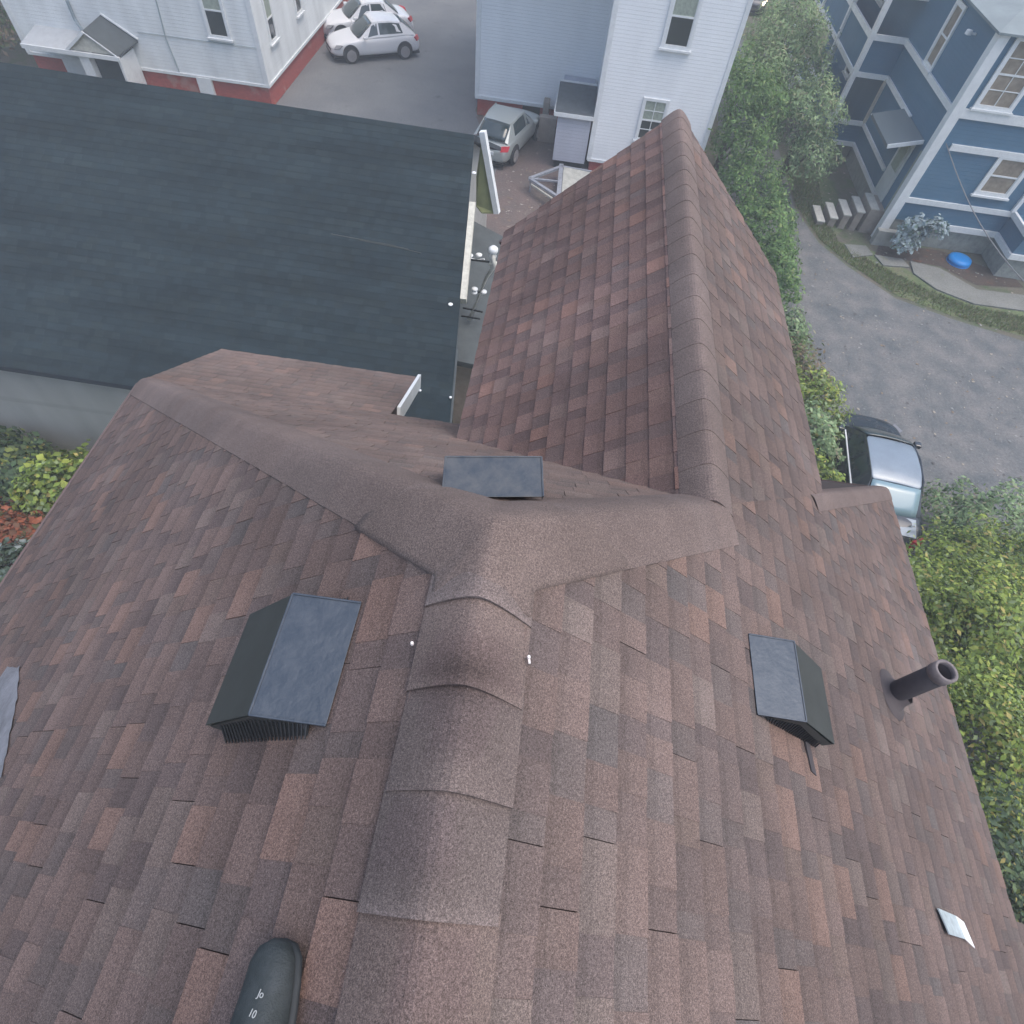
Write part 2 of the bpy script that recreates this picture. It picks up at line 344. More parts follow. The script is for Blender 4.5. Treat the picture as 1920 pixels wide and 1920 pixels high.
mb.build('ridge_cap', M_SH, house); mb = MB()
caps(mb, (XW+.06, YW+.05, ZW-.05), (A[0]+.16, A[1]+.134, A[2]-.128), perp(dr, hr), perp(dfv, hr), seed=6, e=.18, w=.2, lift=.004, cv=.04, even=True)
mb.build('hip_cap', M_SH, house); mb = MB()
caps(mb, (X0, -6.85, ZR), (X0, YA-.05, ZR-.004), dl, dr, seed=14, e=.22, w=.182, lift=.018, even=True, stain=((-.06, .45, .1, .07, .6), (-.05, .33, .07, .07, .28), (-.1, .1, .1, .1, .22), (-.02, -.12, .1, .08, .2), (-.02, .24, .1, .03, -.2)))
mb.build('ridge_cap', M_SH, house)
# moulded cap where the ridge and both hips meet: follows the three planes with a soft top
mb = MB(); NR, NA = 12, 144; vs = []
def smin(vals, k=.02):
    m_ = min(vals); return m_-k*math.log(sum(math.exp(-(q-m_)/k) for q in vals))  # soft minimum of the roof planes
zc0 = smin((ZR, ZR, ZR))
for i in range(NR+1):
    for j in range(NA):
        a = 2*math.pi*j/NA; dx_, dy_ = math.cos(a), math.sin(a)
        R0 = .05
        for ad, wd_, ld_ in ((141.3, .18, .46), (38.7, .18, .44), (270, .137, .205), (90, .15, .12)):
            c_ = math.cos(a-math.radians(ad)); s_2 = abs(math.sin(a-math.radians(ad)))
            if c_ > 0: R0 = max(R0, min(wd_/max(s_2, 1e-4), ld_/c_))
        r_ = R0*i/NR; x, y = A[0]+dx_*r_, A[1]+dy_*r_
        z = smin((zL(x), zRt(x), zF(y)))+.05-.028*(i/NR)**2
        vs.append((x, y, z))
fs = [(i*NA+j, i*NA+(j+1) % NA, (i+1)*NA+(j+1) % NA, (i+1)*NA+j) for i in range(NR) for j in range(NA)]
b0 = len(vs); vs += [(p[0], p[1], p[2]-.02) for p in vs[NR*NA:(NR+1)*NA]]; fs += [(NR*NA+j, NR*NA+(j+1) % NA, b0+(j+1) % NA, b0+j) for j in range(NA)]
mb.add(vs, fs, 0, (.136, .105, .094)); mb.build('apex_cap', M_SH, house, smooth=True)
# lower bump-out roof in front of the left eave
P = [(XL-.02, YL+.02, 7.74), (-1.3, YL+.02, 7.74), (-1.35, 5.06, 7.0), (-3.69, 5.06, 7.0)]
bo = MB(); v_ = (Vector(P[0])-Vector((P[0][0], P[3][1], P[3][2]))).normalized()
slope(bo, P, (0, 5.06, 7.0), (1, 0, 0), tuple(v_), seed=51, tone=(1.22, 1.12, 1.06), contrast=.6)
bo.build('lower_roof', M_SH, house)
b2 = MB(); b2.slab([Vector(p)-Vector((0, 0, .01)) for p in P], .1); b2.build('lower_roof_deck', M_DECK, house)
b2 = MB(); b2.beam((-1.29, YL+.25, 7.50), (-1.335, 5.08, 6.93), .035, .16); pass
b2.box((-1.5, YL+.02, 6.9), (-1.31, YL+.28, 7.42)); b2.build('fascia_board', M_TRIM, house)
# walls, soffit, gutters
w = MB()
w.box((-3.3, YB+.3, 0), (2.9, 3.3, 7.6)); w.box((-.12, 3.3, 0), (1.62, 4.75, 8.6)); w.box((-3.4, 3.3, 0), (-1.5, 4.8, 6.85))
w.add([(-.12, 4.75, 8.6), (1.62, 4.75, 8.6), (XW, 4.75, 9.8)], [(0, 1, 2)])
w.build('wall', siding_mat('tan_siding', (.33, .3, .26), .12), house)
g = MB(); g.box((XL-.1, YB, zL(XL)-.22), (XL-.02, YL, zL(XL)-.06)); g.box((XR-.02, YB, zRt(XR)-.2), (XR+.0, YR, zRt(XR)-.11))
g.beam((XW, YWE-.02, ZW-.14), (XWL, YWL-.02, zWL-.14), .03, .14); g.beam((XW, YWE-.02, ZW-.14), (XWR, YWR-.02, zRt(XWR)-.14), .03, .14)
g.build('eave_trim', mat('brown_trim', (.12, .085, .08), .7), house)
# ------------------------------------------------------------------ roof vents
def box_vent(name, label, O, U, V, n, yl, w_in, w_out, crest_h, dusty, flare=.03):
    """long axis U, outward (downhill) horizontal V; O = middle of the uphill edge on the roof"""
    O = Vector(O); U = Vector(U).normalized(); V = Vector(V).normalized(); Z = Vector((0, 0, 1))
    r = empty('roof_vent', O, label=label, cat='roof vent', group='metal box vents on the maroon roof')
    def P_(u, v, z): return O+U*u+V*v+Z*z
    h = yl/2; sl = n
    zr = lambda v: -sl*v
    up = w_in; dn = w_out
    zc = crest_h; zd = zr(dn)+.11
    hood = MB(); t = .004
    hood.slab([P_(-h, 0, .012), P_(h, 0, .012), P_(h, up, zc), P_(-h, up, zc)], t)
    for s in (-1, 1):
        hood.slab([P_(s*h, 0, .012), P_(s*h, up, zc), P_(s*h, up, zc-.02), P_(s*h, 0, -.006)], .003, dirv=tuple(U*(-s)))
    hood.beam(P_(-h, 0, .012), P_(-h, up, zc), .006, .008); hood.beam(P_(h, 0, .012), P_(h, up, zc), .006, .008); hood.beam(P_(-h, up, zc), P_(h, up, zc), .006, .006)
    hood.build('top_sheet', M_VENTD if dusty else M_VENT, r, bevel=.0015)
    fr = MB(); fr.slab([P_(-h, up, zc-.001), P_(h, up, zc-.001), P_(h, dn, zd), P_(-h, dn, zd)], t)
    fr.slab([P_(-h, dn, zd), P_(h, dn, zd), P_(h, dn-.03, zd-.015), P_(-h, dn-.03, zd-.015)], t)
    fr.build('front_sheet', M_VENTS, r, bevel=.0015)
    for s in (-1, 1):
        ed = MB()
        ed.slab([P_(s*h, up*.2, .0), P_(s*h, up, zc-.012), P_(s*h, dn-.01, zd-.01), P_(s*h, dn-.03, zd-.045), P_(s*h, up, zc-.05), P_(s*h, up*.4, -.02)], .004, dirv=tuple(U*(-s)))
        ed.build('end_rim', M_VENTS, r)
    hi = h-.03
    gr = MB()
    gr.slab([P_(-hi, .04, zr(.04)), P_(hi, .04, zr(.04)), P_(hi, dn-.12, zr(dn-.12)), P_(-hi, dn-.12, zr(dn-.12))], .01)
    for s in (-1, 1):
        def under(v): return min(.012+(zc-.012)*v/up, zc+(zd-zc)*(v-up)/(dn-up))-.012
        def base_(v): return min(zr(v)+.01, under(v)-.004)
        vv = [.05, up*.55, up, (up+dn)*.5, dn-.05]
        back = [P_(s*(h+flare-.008), v, base_(v)) for v in vv]+[P_(s*(h-.02), v, under(v)) for v in vv[::-1]]
        gr.slab(back, .004, dirv=tuple(U*(-s)))
        for k in range(24):
            v = .055+(dn-.11)*k/23
            gr.beam(P_(s*(h+flare), v, base_(v)), P_(s*(h-.008), v, under(v)), .003, .005)
    gr.build('grille', M_GRILL, r)
    fl = MB(); nn = (Z+V*sl).normalized()
    fl.slab([P_(-h-.05, -.03, zr(-.03))+nn*.012, P_(h+.05, -.03, zr(-.03))+nn*.012, P_(h+.05, dn-.06, zr(dn-.06))+nn*.012, P_(-h-.05, dn-.06, zr(dn-.06))+nn*.012], .004)
    return r
box_vent('v', 'large black metal box vent left of the ridge with its louvred end open', (-.405, .52, zL(-.405)), (0, 1, 0), (-1, 0, 0), T, .352, .205, .395, .006, False)
box_vent('v', 'smaller bluish metal box vent on the right slope near the pipe', (1.012, .885, zRt(1.012)), (0, 1, 0), (1, 0, 0), T, .32, .19, .42, .004, False, .006)
fx = (Vector((.10, 0, 0))-Vector((-.276, 0, 0)))
box_vent('v', 'dust streaked metal vent just behind the crossing hips', (-.075, 1.125, zF(1.125)+.012), (1, .18, 0), (-.12, 1, 0), TF, .335, .175, .33, .004, True, .006)
b = MB(); s_ = Vector((cs, 0, -T*cs)); n_ = Vector((T*cs, 0, cs))
def onR(x, y, h=0): return Vector((x, y, zRt(x)))+n_*h
def onL(x, y, h=0): return Vector((x, y, zL(x)))+Vector((-T*cs, 0, cs))*h
# sealing strip, flashing scrap, stains
b = MB(); b.slab([onR(1.30, .72, .012), onR(1.33, .72, .012), onR(1.345, .6, .012), onR(1.315, .61, .012)], .006, dirv=tuple(-n_))
tag(b.build('rubber_strip', mat('rubber', (.05, .045, .05), .8)), 'short dark rubber strip lying just below the bluish box vent', 'strip')
t0, t1, t2, t3 = onR(2.19, .256, .02), onR(2.37, .247, .02), onR(2.42, .159, .02), onR(2.22, .161, .03)
sh = empty('flashing_sheet', t0, label='small bent sheet of pale metal flashing near the lower right corner', cat='metal sheet')
b = MB(); b.slab([t0, t1, t2, t3], .006, dirv=tuple(-n_)); b.build('plate', mat('galvanised', (.45, .52, .54), .45, metal=.3, noise=.2, nscale=30), sh)
b = MB(); b.slab([t1, t1+Vector((.04, -.02, -.01)), t2+Vector((.05, -.03, -.02)), t2], .004, dirv=tuple(-n_)); b.build('folded_edge', mat('bright_edge', (.8, .8, .78), .4), sh)
def smear(name, label, pts, on, m):
    rr_ = random.Random(3); q_ = []
    for (xa, ya), (xb, yb) in zip(pts, pts[1:]+pts[:1]):
        for k in range(5): d_ = rr_.uniform(-.022, .022); q_.append((xa+(xb-xa)*k/5+d_, ya+(yb-ya)*k/5-d_*.6))
    pts = q_ if len(pts) > 6 and name == 'paint_smear' else pts
    b = MB(); b.slab([on(x, y, .0125) for x, y in pts], .002); return tag(b.build(name, m), label, 'stain')
M_PALE = mat('pale_paint_smear', (.18, .185, .205), .9, noise=.3, nscale=9, bump=.3)
smear('paint_smear', 'pale whitish paint smear on the left slope at the picture edge', [(-2.66, .79), (-2.5, .77), (-2.33, .60), (-2.16, .40), (-2.02, .22), (-2.1, .2), (-2.4, .3), (-2.7, .5)], onL, M_PALE)
for i, (x, y, f, lab) in enumerate(((-.191, .531, onL, 'white crumb on the left side of the ridge cap'), (.073, .534, onR, 'white crumb on the right side of the ridge cap'))):
    c = f(x, y, .026); b = MB()
    b.lathe([(0, .004), (.004, .003), (.005, -.003), (.004, -.01), (0, -.01)], c, 7)
    if i: b.beam(c+Vector((0, .003, -.006)), c+Vector((.004, -.015, -.006)), .005, .004)
    tag(b.build('crumb', mat('crumb_white', (.75, .7, .68), .8)), lab, 'crumb', 'white crumbs on the ridge caps')
# vent pipe
pb = onR(2.275, 1.285, .0); pt = pb+Vector((0.03, -.0, .43))
pp = empty('vent_pipe', pb, label='dark plumbing vent pipe standing near the right eave', cat='pipe')
M_PIPE = mat('pipe_plastic', (.035, .03, .035), .6, noise=.2, nscale=20); M_RIM = mat('pipe_rim', (.16, .14, .14), .7, noise=.2, nscale=30)
b = MB(); prof = [(.056, -.08), (.056, .425), (.048, .425), (.048, .1)]; Mt = Matrix.Rotation(math.radians(4), 3, 'Y'); b.lathe(prof, pb, 28, M=Mt); b.lathe([(.048, .1), (0, .1)], pb, 28, M=Mt); b.build('pipe', M_PIPE, pp, smooth=True)
b = MB(); b.lathe([(.0565, .36), (.061, .365), (.061, .427), (.046, .427), (.046, .4)], pb, 28, M=Mt); b.build('rim', M_RIM, pp, smooth=True)
b = MB(); Rn = Vector((0, 0, 1)).rotation_difference(n_).to_matrix(); b.lathe([(.06, .09), (.075, .05), (.1, .018), (.14, .014), (.145, .006)], pb, 24, M=Rn)
b.build('flashing_boot', mat('boot_rubber', (.07, .058, .06), .8), pp, smooth=True)
# shoe
M_SHOE = mat('shoe_mesh_fabric', (.018, .026, .027), .7, noise=.25, nscale=22, col2=(.045, .055, .06), bump=.3, bscale=300); M_SOLE = mat('shoe_sole', (.02, .025, .028), .7)
sb = onL(-.302, -.24, .02)
shoe = empty('shoe', sb, label='dark grey shoe toe of the photographer standing on the left slope', cat='shoe')
ax = Vector((-.16, 1, -.1)).normalized(); sx = Vector((cs, 0, T*cs)); sx = (sx-ax*sx.dot(ax)).normalized(); sn = sx.cross(ax); sn = -sn if sn.z < 0 else sn
def shoe_body(scale, z0, prof_h, name, m, n=20):
    b = MB(); rings = []
    for t in [0, .02, .06, .13, .22, .32, .45, .6, .75, .88, .96, 1]:
        L_ = -.155+.30*t
        wd = .058*(1-((max(0, .72-t))/.72)**2*.25)*math.sqrt(max(0.0, 1-max(0, (t-.74)/.26)**3.0))*math.sqrt(max(0, 1-max(0, (.12-t)/.12)**2.2)); wd = max(wd*scale, .002)
        hh = prof_h(t); ring = []
        for k in range(n):
            a = 2*math.pi*k/n; cx = math.copysign(abs(math.cos(a))**.8, math.cos(a)); cz = math.copysign(abs(math.sin(a))**.8, math.sin(a))
            z = z0+(hh*cz if cz > 0 else 0.004*cz); ring.append(sb+ax*(L_+.0)+sx*(cx*wd-.012*max(0, t-.6))+sn*z)
        rings.append(ring)
    vs = [p for r in rings for p in r]; fs = [(i*n+k, i*n+(k+1) % n, (i+1)*n+(k+1) % n, (i+1)*n+k) for i in range(len(rings)-1) for k in range(n)]
    fs += [tuple(range(n)), tuple((len(rings)-1)*n+k for k in range(n))]
    b.add(vs, fs); return b.build(name, m, shoe, smooth=True)
def uh(t):
    pts = [(0, .05), (.1, .075), (.3, .088), (.45, .082), (.6, .066), (.75, .052), (.88, .046), (.96, .036), (1, .016)]
    for (a, x), (c, y) in zip(pts, pts[1:]):
        if t <= c: return x+(y-x)*(t-a)/(c-a)
    return .01
shoe_body(1.0, .018, uh, 'upper', M_SHOE)
shoe_body(1.1, .004, lambda t: .018, 'sole', M_SOLE)
b = MB(); ank = sb+ax*(-.10)+sn*.085
b.tube([ank+sn*-.02, ank+Vector((-.005, -.01, .05)), ank+Vector((-.01, -.03, .16))], [.042, .04, .048], 18, cap=False); b.build('sock', mat('sock', (.03, .03, .035), .95), shoe, smooth=True)
lc = MB()
for k in range(4):
    L_ = -.065+.02*k; t = (L_+.155)/.30; h = uh(t)*.93+.02
    lc.tube([sb+ax*L_+sx*-.026+sn*(h-.009), sb+ax*(L_+.004)+sn*(h+.004), sb+ax*(L_+.008)+sx*.026+sn*(h-.009)], .0028, 8)
lc.build('laces', M_SOLE, shoe, smooth=True)
def text(body, size, loc, xa, ya, m, parent, name='lettering'):
    cu = bpy.data.curves.new('t', 'FONT'); cu.body = body; cu.size = size; cu.extrude = .0006; cu.align_x = 'CENTER'
    o = bpy.data.objects.new('t', cu); COL.objects.link(o); bpy.context.view_layer.update()
    me = bpy.data.meshes.new_from_object(o.evaluated_get(bpy.context.evaluated_depsgraph_get())); bpy.data.objects.remove(o)
    xa = Vector(xa).normalized(); za = xa.cross(Vector(ya)).normalized(); ya = za.cross(xa)
    M = Matrix((xa, ya, za)).transposed().to_4x4(); M.translation = Vector(loc)-BASE[parent.name]; me.transform(M)
    return link_mesh(name, me, m, parent)
M_REF = mat('reflective_print', (.4, .42, .42), .4)
def son(L_, s): t = (L_+.155)/.30; w_ = .046; return sb+ax*L_+sx*s+sn*(.018+uh(t)*max(0, 1-(abs(s)/w_)**2.2)**.45+.0035)
text('Jo', .017, son(.05, .03)+sn*.003, (1, -.12, .45), ax+sn*-.1, M_REF, shoe)
text('10', .017, son(.022, .028)+sn*.004, (1, -.12, .45), ax+sn*-.2, M_REF, shoe)
# ================================================================== SETTING
def sheet(name, pts, z, m, lab=None):
    b = MB(); b.add([(p[0], p[1], z) for p in pts], [tuple(range(len(pts)))]); o = b.build(name, m); return tag(o, kind='structure')
def gmat(name, c1, c2, s1, c3=None, s3=30, t3=(.6, .7), bump=.5, wet=0):
    m = bpy.data.materials.new(name); m.use_nodes = True; nt = m.node_tree; N = nt.nodes; L = nt.links; b = N['Principled BSDF']; b.inputs['Roughness'].default_value = .95-wet
    tc = N.new('ShaderNodeTexCoord')
    def ns(s, d=8): n = N.new('ShaderNodeTexNoise'); n.inputs['Scale'].default_value = s; n.inputs['Detail'].default_value = d; n.inputs['Roughness'].default_value = .62; L.new(tc.outputs['Object'], n.inputs['Vector']); return n.outputs['Fac']
    def rg(s, a, b_, lo=0, hi=1): r = N.new('ShaderNodeMapRange'); r.inputs[1].default_value = a; r.inputs[2].default_value = b_; r.inputs[3].default_value = lo; r.inputs[4].default_value = hi; L.new(s, r.inputs[0]); return r.outputs[0]
    mx = N.new('ShaderNodeMix'); mx.data_type = 'RGBA'; mx.inputs['A'].default_value = (*c1, 1); mx.inputs['B'].default_value = (*c2, 1); L.new(rg(ns(s1), .35, .65), mx.inputs['Factor']); src = mx.outputs['Result']
    if c3:
        m3 = N.new('ShaderNodeMix'); m3.data_type = 'RGBA'; m3.inputs['B'].default_value = (*c3, 1); L.new(rg(ns(s3), *t3), m3.inputs['Factor']); L.new(src, m3.inputs['A']); src = m3.outputs['Result']
    m4 = N.new('ShaderNodeMix'); m4.data_type = 'RGBA'; m4.blend_type = 'MULTIPLY'; m4.inputs['Factor'].default_value = 1; L.new(src, m4.inputs['A']); L.new(rg(ns(16, 4), .3, .7, .78, 1.22), m4.inputs['B'])
    L.new(m4.outputs['Result'], b.inputs['Base Color'])
    bp = N.new('ShaderNodeBump'); bp.inputs['Strength'].default_value = bump; bp.inputs['Distance'].default_value = .05; L.new(ns(9), bp.inputs['Height']); L.new(bp.outputs[0], b.inputs['Normal'])
    return m
M_DIRT = gmat('packed_dirt', (.13, .115, .09), (.085, .09, .06), .5, (.07, .1, .045), 1.1, (.5, .62))
M_GRAVEL = gmat('gravel', (.09, .102, .108), (.165, .162, .158), 1.3, (.22, .21, .195), 11, (.6, .7))
M_ASPH = gmat('old_asphalt', (.135, .14, .145), (.175, .178, .178), .45, (.09, .09, .095), 1.4, (.62, .72), .2)
M_RDIRT = gmat('reddish_dirt', (.155, .115, .105), (.115, .1, .095), .7, (.22, .19, .16), 4, (.6, .68))
M_LAWN = gmat('lawn_grass', (.1, .15, .055), (.14, .13, .08), .9, (.085, .12, .05), 2.2, (.45, .6), .8)
M_MULCH = gmat('mulch', (.05, .04, .032), (.085, .06, .045), 1.5, (.14, .06, .035), 2.5, (.58, .66), .9)
R_ = 400
sheet('ground', [(-R_, -R_), (R_, -R_), (R_, R_), (-R_, R_)], 0, M_DIRT)
def gp(lst): return [G(x, y) for x, y in lst]
sheet('parking_lot', [(-12.4, 15), (-2.2, 15), (-2.2, 24.3), (-4.2, 28.9), (-4.2, 44), (-6, 48), (-12.9, 48), (-12.4, 26)], .004, M_ASPH)
sheet('yard', [(-3.2, 15), (2.5, 15), (5.4, 21), (5.4, 24.8), (.6, 27), (-2.5, 28.6), (-4.1, 28.4), (-2.6, 24.2)], .008, M_RDIRT)
drive = [(9.2, 60), (9.2, 34)]+[p[:2] for p in gp([(1466, 300), (1490, 390), (1535, 455), (1590, 500), (1680, 560), (1790, 600), (1920, 640)])]+[(30, 14), (40, 5), (40, -8), (14, -8), (7.6, 4), (6.6, 12), (6.6, 24), (7.4, 60)]
sheet('driveway', drive, .004, M_GRAVEL)
sheet('lawn', [p[:2] for p in gp([(1468, 290), (1492, 385), (1537, 450), (1592, 495), (1682, 555), (1792, 595), (1920, 632)])]+[(30, 13), (30, 16), (17.2, 20.3)]+[p[:2] for p in gp([(1840, 560), (1740, 530), (1650, 475), (1560, 450), (1600, 415), (1530, 300)])], .010, M_LAWN)
pathm = gmat('path_concrete', (.2, .205, .19), (.16, .165, .15), 1.5, (.16, .17, .12), 2, (.62, .72))
for k, pts in enumerate(([(1582, 460), (1622, 463), (1635, 480), (1598, 485)], [(1638, 480), (1690, 488), (1704, 503), (1655, 500)], [(1705, 492), (1760, 505), (1830, 545), (1920, 556), (1920, 585), (1825, 572), (1755, 545), (1712, 515)])):
    b = MB(); b.slab([(p[0], p[1], .06) for p in gp(pts)], .06)
    tag(b.build('path', pathm), kind='structure')
sheet('flower_bed', [p[:2] for p in gp([(1650, 455), (1760, 470), (1900, 520), (1920, 540), (1830, 535), (1765, 500), (1640, 478)])], .014, M_MULCH)
sheet('garden_bed', [(-20, -4), (-3.3, -4), (-3.3, 7.6), (-20, 7.6)], .006, M_MULCH)
# ------------------------------------------------------------------ windows
def window(parent, o, u, w, h, kind='curtain', bars=0, trim=.1, sill=True, nrm=None):
    """o = lower left corner on the wall, u = horizontal unit vector, nrm = outward"""
    o = Vector(o); u = Vector(u); z = Vector((0, 0, 1)); n = Vector(nrm)
    def bx(mb, a, b_, c, d, e, f):
        vs = [o+u*x+z*y+n*q for q in (e, f) for x, y in ((a, c), (b_, c), (b_, d), (a, d))]
        mb.add(vs, [(0, 3, 2, 1), (4, 5, 6, 7), (0, 1, 5, 4), (1, 2, 6, 5), (2, 3, 7, 6), (3, 0, 4, 7)])
    f = MB()
    bx(f, -trim, 0, -trim, h+trim, .0, .06); bx(f, w, w+trim, -trim, h+trim, .0, .06); bx(f, 0, w, h, h+trim, .0, .062); bx(f, 0, w, -trim, 0, .0, .062)
    if sill: bx(f, -trim-.05, w+trim+.05, -trim-.05, -trim+.01, .0, .12)
    bx(f, 0, w, h*.5-.025, h*.5+.025, .0, .045); bx(f, 0, .03, 0, h, .0, .04); bx(f, w-.03, w, 0, h, .0, .04)
    for k in range(bars):
        zz = h*(k+1)/(bars+1); bx(f, 0, w, zz-.012, zz+.012, .0, .038)
    if bars: bx(f, w/2-.012, w/2+.012, 0, h, .0, .037)
    fr = f.build('window', M_TRIM, parent)
    g1 = MB(); bx(g1, .03, w-.03, h*.5, h, .004, .02); g1.build('upper_pane', M_CURT if kind != 'blind' else M_CURT2, fr)
    g2 = MB(); bx(g2, .03, w-.03, .0, h*.5, .004, .018); g2.build('lower_pane', M_GLASS if kind != 'blind' else M_CURT2, fr)
    return fr
# ================================================================== DARK ROOFED HOUSE (left)
dk = empty('dark_roofed_house', (-9, 11, 0), label='low grey sided house with a big dark slate shingled roof on the left', cat='house')
ye, ze, yr, zr_ = 7.7, 3.0, 13.6, 5.9; tl = (zr_-ze)/(yr-ye)
e0 = (-1.5, ye-.02, ze); e1 = (-26, ye+.25, ze); r0 = (-1.98, yr-.03, zr_); r1 = (-26, yr+.42, zr_); k0 = (-2.0, 19.5, 3.0); k1 = (-26, 20, 3.0)
V_ = (Vector(r0)-Vector(e0)); V_.x = 0; V_.normalize(); mb = MB()
Ux = (Vector(e0)-Vector(e1)).normalized(); nn = Ux.cross(V_).normalized(); Vv = nn.cross(Ux).normalized(); Vv = Vv if Vv.z > 0 else -Vv
slope(mb, [e1, e0, r0, r1], e0, tuple(Ux), tuple(Vv), e=.15, pal=PALD, seed=61, contrast=1, thick=.003, lay=.001, tabw=(.14, .4), gapw=(.1, .3))
mb.slab([Vector(p)-Vector((0, 0, .015)) for p in (e1, e0, r0, r1)], .12, 0, (.05, .06, .07)); mb.slab([r1, r0, k0, k1], .12, 0, (.05, .06, .07))
mb.build('roof', M_SHD, dk)
b = MB(); b.box((-26, 8.05, 0), (-2.3, 19.0, 3.0)); b.add([(-2.3, 8.05, 2.95), (-2.3, 19, 2.95), (-2.3, 13.7, 5.85)], [(0, 1, 2)]); b.build('wall', M_GREYS, dk)
b = MB(); b.beam((-26, ye+.32, ze-.1), (-1.5, ye+.03, ze-.1), .05, .14); b.build('gutter', M_GROOF, dk)
b = MB()
def lerp(p, q, t): return tuple(Vector(p)*(1-t)+Vector(q)*t)
off = Vector((.03, 0, -.09)); b.beam(Vector(lerp(e0, r0, .44))+off+Vector((.03, 0, 0)), Vector(lerp(e0, r0, .77))+off+Vector((.05, 0, 0)), .13, .2)
b.build('rake_board', M_OLDTRIM, dk)
b = MB(); off = Vector((.02, 0, -.09)); b.beam(Vector(e0)+off, Vector(lerp(e0, r0, .28))+off, .03, .16); b.build('dark_rake_board', M_GROOF, dk)
aw = MB(); a0 = Vector(G(905, 246, 5.9)); a1 = Vector(G(932, 399, 4.2)); w0 = Vector(G(893, 330, 4.9)); w1 = Vector(G(893, 385, 4.3)); w2 = Vector(G(903, 398, 4.2))
aw.slab([a0, a1-Vector((.03, 0, 0)), w2, w1, w0], .03); awn = aw.build('awning', mat('olive_canvas', (.19, .21, .10), .9, noise=.2, nscale=3), dk)
aw = MB(); aw.beam(a0, a1, .13, .13); aw.build('front_bar', M_TRIM, awn)
fl = MB(); fl.slab([(-2.35, 9.95, 2.9), (-.2, 9.75, 2.9), (.3, 14.0, 2.9), (-1.1, 14.75, 2.9), (-2.35, 15.5, 2.9)], .14); fl.build('flat_roof', M_GROOF, dk)
fl = MB(); fl.box((-1.9, 10.3, 0), (-.4, 13.9, 2.75)); fl.build('side_extension', M_TAN, dk)
fl = MB(); fl.box((-1.55, 9.6, 0), (-.95, 10.28, .35)); fl.box((-1.55, 9.9, .35), (-.95, 10.28, .6)); fl.build('brick_step', M_BRICK, dk)
fl = MB(); fl.box((-1.94, 8.4, 1.0), (-1.9, 9.5, 2.2)); fl.build('side_panel', M_TAN, dk)
# crumb on dark roof
def on_dark(x, y):
    v = ray(x, y); n = nn if nn.z > 0 else -nn; t = n.dot(Vector(e0)-Vector((0, 0, CZ)))/n.dot(Vector(v)); return Vector(v)*t+Vector((0, 0, CZ))+n*.03
for (x, y, s, lab) in ((845, 572, .05, 'white scrap lying on the dark roof left of the service mast'), (788, 733, .03, 'tiny white scrap on the dark roof beside the white fascia'), (845, 746, .03, 'tiny white scrap on the dark roof next to the alley'), (889, 326, .05, 'white scrap on the dark roof beside the olive awning')):
    c = on_dark(x, y); b = MB(); b.lathe([(0, .02), (s*.7, .018), (s, .004), (s*.6, -.02), (0, -.02)], c, 9); tag(b.build('paper_scrap', M_TRIM), lab, 'scrap', 'white scraps on the dark roof')
# service mast
um = empty('service_mast', G(888, 596, 3.0), label='leaning pale electric service mast with white insulators in the alley', cat='mast')
m0 = Vector(G(880, 600, 3.0)); m1 = Vector(G(912, 520, 3.9)); m2 = Vector(G(926, 500, 4.3)); m3 = Vector(G(925, 470, 4.55))
b = MB(); b.tube([m0, m1, m2, m3], [.045, .04, .05, .05], 12); b.build('pole', mat('galvanised_pole', (.42, .42, .38), .6, noise=.3, nscale=12), um, smooth=True)
b = MB(); b.lathe([(0, .1), (.06, .09), (.1, .05), (.1, -.02), (.06, -.06), (.08, -.12), (.05, -.2)], m3, 16); b.build('weatherhead', M_TRIM, um, smooth=True)
b = MB(); b.lathe([(0, .05), (.09, .03), (.1, -.02), (.06, -.06), (0, -.07)], Vector(G(925, 495, 4.25)), 14); b.build('meter_can', M_OLDTRIM, um, smooth=True)
for x, y, z in ((881, 479, 4.1), (898, 478, 4.1), (890, 542, 3.7), (889, 548, 3.62), (907, 547, 3.6)):
    b = MB(); b.lathe([(0, .035), (.045, .03), (.075, .01), (.07, -.015), (.04, -.02), (.04, -.04), (0, -.045)], G(x, y, z), 12); b.build('insulator', M_TRIM, um, smooth=True)
for p_, q_ in (((876, 486, 4.05), (925, 492, 4.2)), ((886, 547, 3.6), (912, 548, 3.6)), ((868, 577, 3.2), (905, 585, 3.25)), ((865, 592, 3.15), (900, 598, 3.15))):
    b = MB(); b.beam(G(*p_), G(*q_), .03); b.build('cross_arm', M_DARK, um)
b = MB(); b.tube([G(876, 483, 4.1), G(893, 488, 4.05), G(908, 486, 4.15)], .018, 6); b.build('white_lead', M_TRIM, um)
for k, (x0, y0, x1, y1) in enumerate(((730, 485, 878, 486), (760, 493, 878, 490))):
    p = Vector(G(x1, y1, 4.1)); q = on_dark(x0, y0)+Vector((0, 0, .3)); md = (p+q)/2-Vector((0, 0, .05)); b = MB(); b.tube([q-(p-q)*.6, q, md, p], .008, 5)
    b.build('cable', M_VENTS, um)
